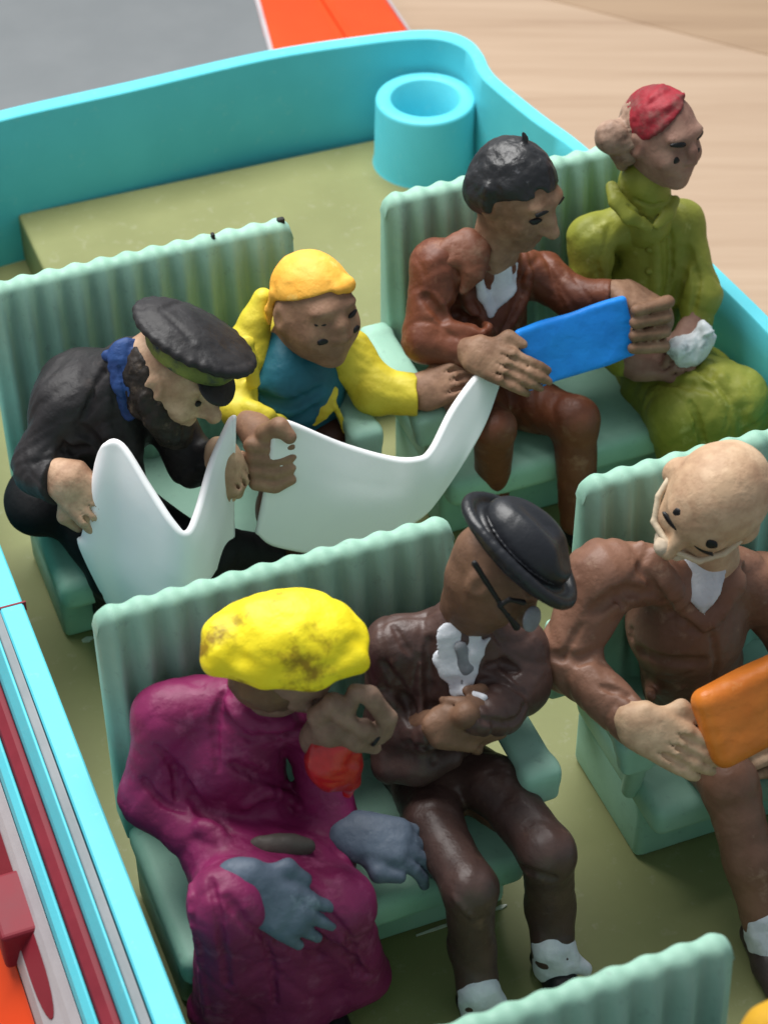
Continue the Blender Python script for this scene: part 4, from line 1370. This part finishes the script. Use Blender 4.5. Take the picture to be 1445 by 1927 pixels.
    put(Hr, 'hair', hairm, body, (.007, 14), 53)
    # hat: a broad lumpy dome tilted towards us
    hf = Frame((0.381, -0.330, 1.120), (.93, -.36, -.03), (-.10, -.25, .95), 1)
    K = Sculpt(.006)
    K.ell(hf(0, 0, .002), (.115, .192, .045), hf.R, .02)
    K.ell(hf(-.01, .01, .030), (.095, .130, .062), hf.R, .05)
    K.ell(hf(.02, -.150, .010), (.075, .050, .050), hf.R, .02)
    K.tube([hf(.07, -.16, -.005), hf(.092, -.05, -.015), hf(.092, .06, -.018), hf(.055, .165, -.008)], [.028, .026, .026, .028], .025)
    put(K, 'hat', yel, r, (.006, 8), 54, 1)
    Sc = Sculpt(.005)
    Sc.ell((0.428, -0.460, 0.801), (.058, .055, .080), None, .02)
    Sc.ell((0.459, -0.460, 0.864), (.050, .045, .030), None, .02)
    Sc.ell((0.470, -0.470, 0.755), (.035, .04, .055), None, .02)
    Sc.tube([(0.489, -0.470, 0.852), (0.482, -0.475, 0.784), (0.475, -0.465, 0.679)], [.018, .022, .014], .02)
    put(Sc, 'scarf', red, r, (.007, 11), 55, 0)
    g1, g2 = C.snap((0.205, -0.460, 0.511), .002), C.snap((0.333, -0.530, 0.398), .024)
    for nm, W, Kn, n, sd, cur in (('glove', g1, g2, (-.27, -.60, .72), -1, (.10, .15, .15)), ('glove', (0.487, -0.450, 0.490), (0.606, -0.520, 0.479), (.05, -.30, 1), 1, (.45, .5, .4))):
        G = Sculpt(.005)
        hand(G, W, Kn, n, sd, 1.42, cur, (.0, .1), .6, .02)
        G.cone(W, V3(W) + (V3(Kn) - V3(W)) * .8, .050, .048, .03, flat=(n, .5))
        put(G, nm, grey, r, (.002, 9), 56, 1)
    Bg = Sculpt(.006)
    Bg.ell(C.snap((0.295, -0.470, 0.559), .0), (.085, .030, .035), Frame((0, 0, 0), (-.35, -.9, 0)).R, .02)
    put(Bg, 'muff', paint('drab_patch', srgb(92, 84, 78), srgb(74, 70, 66), 10, .5, .4, 40), r, (.005, 10), 57)
    mark('eye', B, hd(.040, .11, .005), hd.d(.35, 1, .2), hd.u, .013, .017, BLACK, body)
    for nm, a in (('shoe', al), ('shoe', ar)):
        S = Sculpt(.007)
        a = V3(a)
        S.tube([a + V3((0, .02, -.02)), a + V3((.01, -.12, -.025))], [.040, .034], .02)
        put(S, nm, BLACK, r)
    return r


person_plum()


# ================================================================== 6  passenger in a dark brown suit and bowler hat
def person_bowler():
    r = person((.80, -.28, .312), 'passenger in dark brown suit and black bowler hat with arms folded over a white cravat')
    sk = skin('skin_dark', (108, 80, 62), (90, 66, 50), (80, 58, 46))
    suit = paint('dark_brown_suit', srgb(82, 60, 54), srgb(64, 46, 42), 8, .36, .35, 40, srgb(104, 78, 66), 18, .66, spec=.5)
    hatm = paint('black_hat', (.008, .009, .011, 1), (.013, .014, .018, 1), 6, .30, .15, 40, spec=.55)
    pel, chest, neck = (0.801, -0.170, 0.344), (0.856, -0.220, 0.740), (0.886, -0.240, 0.956)
    hd = Frame((0.926, -0.280, 1.087), (.476, -.70, -.525), (.62, -.147, .77), .90)
    shl, ell_, wrl = (0.705, -0.200, 0.837), (0.666, -0.260, 0.619), (0.765, -0.420, 0.773)
    shr, elr, wrr = (0.999, -0.260, 0.773), (0.963, -0.340, 0.680), (0.793, -0.450, 0.811)
    kl, kr = (0.711, -0.680, 0.447), (0.928, -0.660, 0.463)
    al, ar = (0.708, -0.760, 0.110), (0.940, -0.707, 0.110)
    B = Sculpt(.0065)
    B.tube([pel, chest, neck], [0.070, 0.080, 0.055], .05)
    head(B, hd, neck, 1.0, nr=.07)
    B.tube([shl, ell_, wrl], [0.035, 0.030, 0.035], .03)
    B.tube([shr, elr, wrr], [0.035, 0.030, 0.035], .03)
    B.tube([pel, kl, (0.718, -0.688, 0.220), al], [.060, .030, .016, .014], .03)
    B.tube([pel, kr, (0.957, -0.640, 0.220), ar], [.060, .030, .016, .014], .03)
    hand(B, (0.722, -0.420, 0.765), (0.807, -0.440, 0.732), (-.1, -.6, .75), -1, 1.15, (.5, .6, .5), (.3, .3))
    hand(B, (0.901, -0.420, 0.723), (0.801, -0.450, 0.795), (-.1, -.7, .65), 1, 1.15, (.5, .6, .5), (.3, .3))
    body = put(B, 'body', sk, r, (.0025, 10), 61)
    C = Sculpt(.0052)
    C.tube([pel, (0.802, -0.200, 0.522), chest, (0.866, -0.240, 0.889)], [.130, .130, .145, .085], .05)
    C.tube([(0.847, -0.220, 0.859), shl, ell_, (0.720, -0.360, 0.681)], [.065, .078, .066, .052], .03)
    C.tube([(0.884, -0.250, 0.873), shr, (0.989, -0.320, 0.718), (0.893, -0.420, 0.760), (0.820, -0.455, 0.787)], [.07, .085, .078, .058, .045], .035)
    C.tube([(0.643, -0.320, 0.550), (0.706, -0.360, 0.566), (0.794, -0.360, 0.560)], [.05, .045, .03], .04)
    C.fold([(0.717, -0.360, 0.986), (0.703, -0.380, 0.862), (0.716, -0.370, 0.673)], [.012, .014, .010], .015)
    C.fold([(0.733, -0.360, 0.989), (0.719, -0.385, 0.861), (0.743, -0.360, 0.571)], [.007, .009, .007], .014, 'cut')
    C.fold([(0.861, -0.410, 0.896), (0.911, -0.400, 0.885), (0.958, -0.380, 0.829)], [.007, .009, .006], .012, 'cut')
    C.fold([(0.854, -0.410, 0.861), (0.909, -0.410, 0.839), (0.971, -0.390, 0.766)], [.006, .008, .006], .012, 'cut')
    C.fold([(0.638, -0.280, 0.883), (0.678, -0.320, 0.812), (0.689, -0.330, 0.702)], [.006, .009, .006], .008, 'cut')
    C.fold([(0.812, -0.380, 0.653), (0.755, -0.380, 0.647), (0.671, -0.340, 0.640)], [.006, .008, .006], .008, 'cut')
    C.fold([(0.852, -0.400, 0.737), (0.933, -0.400, 0.694), (0.977, -0.380, 0.715)], [.006, .008, .006], .008, 'cut')
    C.fold([(0.678, -0.250, 0.969), (0.700, -0.300, 0.916)], [.005, .007], .008, 'cut')
    C.fold([(0.630, -0.300, 0.811), (0.688, -0.330, 0.780)], [.008, .010], .015, 'cut')
    put(C, 'jacket', suit, r, (.002, 9), 62, 1, (.009, 5.5))
    P = Sculpt(.0052)
    P.tube([pel, (0.707, -0.450, 0.437), kl, (0.718, -0.688, 0.220), al], [.12, .072, .066, .058, .056], .03)
    P.tube([pel, (0.896, -0.420, 0.467), kr, (0.957, -0.640, 0.220), ar], [.12, .075, .068, .062, .060], .03)
    P.fold([(0.651, -0.720, 0.486), (0.703, -0.720, 0.398)], [.006, .008], .012)
    P.fold([(0.844, -0.700, 0.475), (0.927, -0.700, 0.415)], [.008, .010], .015, 'cut')
    put(P, 'trousers', suit, r, (.0015, 8), 63, 1, (.006, 4.5))
    W = Sculpt(.0042)
    s_ = lambda p: C.snap(p, .006)
    fl = (OUT, .35)
    W.tube([s_((0.765, -0.400, 1.033)), s_((0.772, -0.415, 0.954)), s_((0.777, -0.425, 0.878))], [.034, .034, .022], .008, flat=(OUT, .18))
    W.tube([s_((0.836, -0.410, 1.065)), s_((0.823, -0.425, 0.980)), s_((0.800, -0.430, 0.883))], [.012, .020, .016], .008, flat=(OUT, .4))
    W.tube([s_((0.775, -0.430, 0.872)), s_((0.844, -0.430, 0.830))], [.010, .012], .008, flat=(OUT, .5))
    W.tube([s_((0.823, -0.420, 0.976)), s_((0.866, -0.415, 1.004))], [.012, .005], .008)
    W.tube([s_((0.735, -0.410, 0.982)), s_((0.749, -0.410, 0.921))], [.012, .008], .008, flat=fl)
    put(W, 'cravat', WHITE, r, (.0012, 14), 64, 1)
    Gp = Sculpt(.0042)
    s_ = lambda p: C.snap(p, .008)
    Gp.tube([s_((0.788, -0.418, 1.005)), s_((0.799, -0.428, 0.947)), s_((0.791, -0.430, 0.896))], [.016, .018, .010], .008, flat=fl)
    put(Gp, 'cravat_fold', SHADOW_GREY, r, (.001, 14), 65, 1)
    # bowler hat tipped forward and away
    hf = Frame((0.965, -0.330, 1.193), (.476, -.70, -.525), (.62, -.147, .77), .93)
    K = Sculpt(.0055)
    K.ell(hf(0, 0, -.002), (.130, .174, .017), hf.R, .01)
    K.tube([hf(.132 * math.cos(a), .180 * math.sin(a), .004 + .020 * math.cos(a) ** 2) for a in np.linspace(0, 6.283, 41)], .0095, .016)
    K.ell(hf(0, .0, .040), (.096, .130, .078), hf.R, .02)
    K.ell(hf(0, .012, .125), (.022, .10, .022), hf.R, .05, 'cut')
    K.ell(hf(.0, .11, .105), (.05, .03, .03), hf.R, .04, 'cut')
    hat = put(K, 'hat', hatm, r, (.0015, 5), 66, 3)
    Rb = Sculpt(.005)
    Rb.tube([hf(.104 * math.cos(a), .134 * math.sin(a), .030) for a in np.linspace(0, 6.283, 49)], .0045, .006)
    put(Rb, 'hat_band', hatm, hat, None, 1, 2)
    # spectacles: side arm, frame and grey lens
    G = Sculpt(.0038)
    G.tube([(0.818, -0.405, 1.271), (0.845, -0.415, 1.211), (0.875, -0.430, 1.145)], [.008, .007, .006], .004)
    G.tube([(0.873, -0.435, 1.141), (0.894, -0.440, 1.159), (0.932, -0.440, 1.135)], [.006, .006, .008], .004)
    G.tube([(0.873, -0.435, 1.141), (0.892, -0.440, 1.107), (0.917, -0.440, 1.059)], [.006, .006, .010], .004)
    sp = put(G, 'spectacles', BLACK, r, None, 1, 1)
    Ln = Sculpt(.004)
    Ln.ell((0.966, -0.420, 1.049), (.032, .010, .036), Frame((0, 0, 0), (.4, -.9, .2)).R, .01)
    put(Ln, 'lens', SHADOW_GREY, sp, None, 1, 2)
    for a, k, sd in ((al, kl, -1), (ar, kr, 1)):
        a = V3(a)
        S = Sculpt(.006)
        S.cone(a + V3((0, 0, .02)), a + V3((0, -.01, -.055)), .057, .052, .02)
        S.cone(a + V3((.03, -.03, -.015)), a + V3((.075, -.05, -.055)), .030, .018, .03)
        put(S, 'sock', WHITE, r, (.006, 12), 67)
        S = Sculpt(.006)
        S.tube([a + V3((0, .04, -.075)), a + V3((0, -.07, -.072)), a + V3((0, -.16, -.080))], [.042, .044, .032], .02)
        S.plane_cut(a + V3((0, 0, -.108)), (0, 0, -1))
        put(S, 'shoe', BLACK, r, (.003, 10), 68)
    return r


person_bowler()


# ================================================================== 7  bald reader with an orange tablet
def person_bald():
    r = person((1.55, -.28, .312), 'bald passenger in fawn brown suit with spectacles, looking down at an orange tablet')
    sk = skin('skin_bald', (170, 142, 114), (144, 114, 90), (184, 158, 130))
    suit = paint('fawn_suit', srgb(128, 92, 74), srgb(110, 76, 60), 8, .42, .4, 42, srgb(150, 120, 100), 16, .64)
    pel, chest, neck = (1.601, -0.180, 0.242), (1.535, -0.200, 0.622), (1.582, -0.200, 0.840)
    hd = Frame((1.511, -0.280, 1.128), (-.88, -.46, -.33), (.05, -.53, .78), 1.07)
    shl, ell_, wrl = (1.273, -0.200, 0.883), (1.137, -0.280, 0.710), (1.223, -0.520, 0.670)
    shr, elr, wrr = (1.757, -0.220, 0.679), (1.854, -0.300, 0.475), (1.724, -0.440, 0.372)
    kl, kr = (1.474, -0.600, 0.424), (1.711, -0.600, 0.397)
    al, ar = (1.491, -0.834, 0.120), (1.716, -0.858, 0.120)
    B = Sculpt(.0065)
    B.tube([pel, chest, neck], [0.070, 0.080, 0.055], .05)
    head(B, hd, neck, .95, ears=False, jaw=.85)
    B.ell(hd(0, -.01, .045), V3((.110, .128, .115)) * hd.s, hd.R, .03)
    for q in (-1, 1):
        B.ell(hd(q * .110, -.005, -.01), V3((.024, .034, .046)) * hd.s, hd.R, .016)
    B.tube([shl, ell_, wrl], [0.035, 0.030, 0.045], .03)
    B.tube([shr, elr, wrr], [0.035, 0.030, 0.042], .03)
    B.tube([pel, kl, (1.477, -0.740, 0.270), al], [.060, .030, .016, .014], .03)
    B.tube([pel, kr, ar], [0.050, 0.020, 0.012], .03)
    hand(B, (1.211, -0.530, 0.699), (1.297, -0.610, 0.653), (-.30, -.70, .60), -1, 1.46, (.12, .34, .38), (.2, .1))
    hand(B, (1.728, -0.460, 0.380), (1.583, -0.530, 0.461), (.45, -.4, .55), -1, 1.5, (.3, .5, .5), (.5, .2))
    body = put(B, 'body', sk, r, (.0025, 8), 71)
    C = Sculpt(.0052)
    C.tube([pel, (1.582, -0.180, 0.421), chest, (1.557, -0.200, 0.792)], [.135, .130, .150, .095], .05)
    C.tube([(1.452, -0.200, 0.829), shl, ell_, wrl], [.08, .092, .074, .058], .04)
    C.plane_cut(wrl, (.6, -.6, -.3), .004, .09)
    C.tube([(1.646, -0.200, 0.760), shr, elr, (1.750, -0.420, 0.383)], [.08, .092, .075, .058], .04)
    # lapels
    C.fold([(1.328, -0.330, 1.062), (1.385, -0.380, 0.959), (1.479, -0.400, 0.821)], [.026, .034, .020], .015, flat=((-.27, -.69, .67), .5))
    C.fold([(1.602, -0.330, 0.929), (1.557, -0.380, 0.887), (1.495, -0.400, 0.815)], [.026, .032, .020], .015, flat=((-.27, -.69, .67), .5))
    C.fold([(1.306, -0.350, 1.033), (1.375, -0.395, 0.911), (1.461, -0.410, 0.799)], [.007, .009, .008], .012, 'cut')
    C.fold([(1.203, -0.300, 0.877), (1.269, -0.310, 0.918), (1.349, -0.330, 0.908)], [.010, .012, .008], .02, 'cut')
    C.fold([(1.077, -0.330, 0.791), (1.147, -0.340, 0.768), (1.197, -0.330, 0.765)], [.006, .008, .006], .014, 'cut')
    C.fold([(1.287, -0.360, 0.759), (1.376, -0.400, 0.715), (1.481, -0.410, 0.684)], [.010, .012, .008], .02, 'cut')
    C.fold([(1.255, -0.280, 0.915), (1.313, -0.330, 0.807), (1.315, -0.340, 0.719)], [.006, .009, .006], .008, 'cut')
    C.fold([(1.162, -0.300, 0.836), (1.102, -0.340, 0.782)], [.005, .008], .008, 'cut')
    C.fold([(1.182, -0.400, 0.712), (1.221, -0.440, 0.717), (1.237, -0.500, 0.713)], [.005, .008, .005], .008, 'cut')
    C.fold([(1.511, -0.380, 0.761), (1.536, -0.380, 0.614), (1.531, -0.360, 0.473)], [.005, .007, .005], .008, 'cut')
    C.fold([(1.370, -0.340, 0.538), (1.434, -0.400, 0.593)], [.016, .012], .02)
    put(C, 'jacket', suit, r, (.002, 9), 72, 1, (.009, 5))
    P = Sculpt(.007)
    P.tube([pel, (1.515, -0.420, 0.331), kl, (1.477, -0.740, 0.270), al], [.12, .085, .074, .066, .062], .03)
    P.tube([pel, (1.679, -0.420, 0.305), kr, ar], [.12, .085, .074, .062], .03)
    put(P, 'trousers', suit, r, (.0015, 8), 73, 1, (.006, 4.5))
    W = Sculpt(.005)
    s_ = lambda p: C.snap(p, .003)
    W.tube([s_((1.487, -0.360, 0.978)), s_((1.479, -0.385, 0.929)), s_((1.480, -0.400, 0.853))], [.066, .044, .006], .01, flat=(OUT, .2))
    put(W, 'shirt_front', WHITE, r, (.002, 10), 74)
    # pale spectacle arms and rims
    G = Sculpt(.0045)
    G.tube([hd(.112, .0, .01), hd(.10, .07, -.015), hd(.070, .115, -.032)], [.010, .009, .009], .004)
    Mo = Sculpt(.0045)
    Mo.ell(hd(0, .130, -.045), V3((.046, .026, .024)) * hd.s, hd.R, .01)
    Mo.ell(hd(.015, .150, -.030), V3((.026, .022, .024)) * hd.s, hd.R, .015)
    put(Mo, 'moustache', paint('pale_hair', srgb(206, 190, 168), srgb(178, 160, 138), 14, .5, .5, 40), body, (.004, 18), 77, 0)
    G.tube([hd(-.112, .0, .01), hd(-.10, .07, -.015), hd(-.070, .115, -.032)], [.010, .009, .009], .004)
    G.tube([hd(-.070, .118, -.034), hd(0, .150, -.012), hd(.070, .118, -.034)], [.009, .008, .009], .004)
    put(G, 'spectacles', paint('cream_frame', srgb(206, 188, 162), srgb(186, 166, 140), 10, .45, .2, 40), body, None, 1, 1)
    for q in (-1, 1):
        mark('eyebrow', B, hd(q * .048, .11, .034), hd.d(q * .30, 1, .3), hd.u, .028, .0075, BLACK, body, tilt=.1 * q)
        mark('eye', B, hd(q * .054, .12, .078), hd.d(q * .30, 1, .6), hd.u, .015, .013, BLACK, body)
    for a in (al, ar):
        a = V3(a)
        S = Sculpt(.006)
        S.cone(a + V3((0, 0, .02)), a + V3((0, -.02, -.05)), .060, .058, .02)
        S.cone(a + V3((-.035, -.04, .0)), a + V3((-.02, -.08, -.05)), .020, .02, .03)
        put(S, 'sock', WHITE, r, (.005, 12), 75)
        S = Sculpt(.006)
        S.tube([a + V3((0, .03, -.080)), a + V3((-.02, -.08, -.075)), a + V3((-.04, -.18, -.085))], [.045, .046, .034], .02)
        S.plane_cut(a + V3((0, 0, -.118)), (0, 0, -1))
        put(S, 'shoe', paint('dark_shoe', (.03, .022, .018, 1), (.05, .035, .03, 1), 8, .4, .3, 40), r, (.003, 10), 76)
    return r


person_bald()
om = paint('orange_paint', srgb(222, 128, 44), srgb(206, 110, 32), 6, .34, .35, 30, srgb(232, 160, 96), 14, .68, spec=.5)
tablet('tablet', (1.375, -0.580, 0.767), (1.694, -0.550, 0.806), (1.689, -0.635, 0.668), (1.389, -0.655, 0.623), .046, om, 'thick orange tablet in the hands of the bald passenger', (.004, 4))


# ================================================================== 8  passenger whose yellow hair just enters the bottom edge
def person_front():
    r = person((.90, -1.80, .312), 'passenger of whom only yellow hair shows at the bottom right corner')
    sk = skin('skin_front', (150, 120, 98), (128, 98, 78))
    hairm = paint('mustard_hair', srgb(206, 158, 40), srgb(186, 138, 30), 8, .5, .4, 34)
    suit = paint('slate_coat', srgb(70, 76, 92), srgb(58, 62, 76), 8, .45, .3, 40)
    x, y = .90, -1.80
    hd = Frame((x, y, 1.085), (0, -1, -.2), (0, 0, 1), 1.05)
    pel, chest, neck = (x, y + .03, .45), (x, y + .02, .75), (x, y + .01, .95)
    B = Sculpt(.009)
    B.tube([pel, chest, neck], [0.070, 0.080, 0.055], .05)
    head(B, hd, neck)
    for q in (-1, 1):
        B.tube([(x + q * .18, y, .86), (x + q * .2, y - .05, .62), (x + q * .12, y - .25, .52)], [.05, .045, .035], .03)
        hand(B, (x + q * .12, y - .25, .52), (x + q * .1, y - .35, .49), (0, 0, 1), -q, 1.2)
        B.tube([pel, (x + q * .1, y - .42, .40), (x + q * .1, y - .46, .08)], [.08, .06, .04], .03)
    body = put(B, 'body', sk, r)
    C = Sculpt(.009)
    C.tube([pel, chest, (x, y + .01, .88)], [.145, .16, .10], .06)
    for q in (-1, 1):
        C.tube([(x + q * .06, y, .90), (x + q * .18, y, .86), (x + q * .2, y - .05, .62), (x + q * .13, y - .22, .53)], [.08, .09, .075, .055], .04)
        C.tube([pel, (x + q * .1, y - .42, .40), (x + q * .1, y - .46, .08)], [.13, .085, .06], .04)
    put(C, 'coat', suit, r)
    H = Sculpt(.007)
    H.ell(hd(0, -.015, .055), V3((.119, .136, .115)) * hd.s, hd.R, .02)
    H.plane_cut(hd(0, .03, .05), hd.d(0, .3, -1), .02)
    put(H, 'hair', hairm, body, (.005, 10))
    return r


person_front()
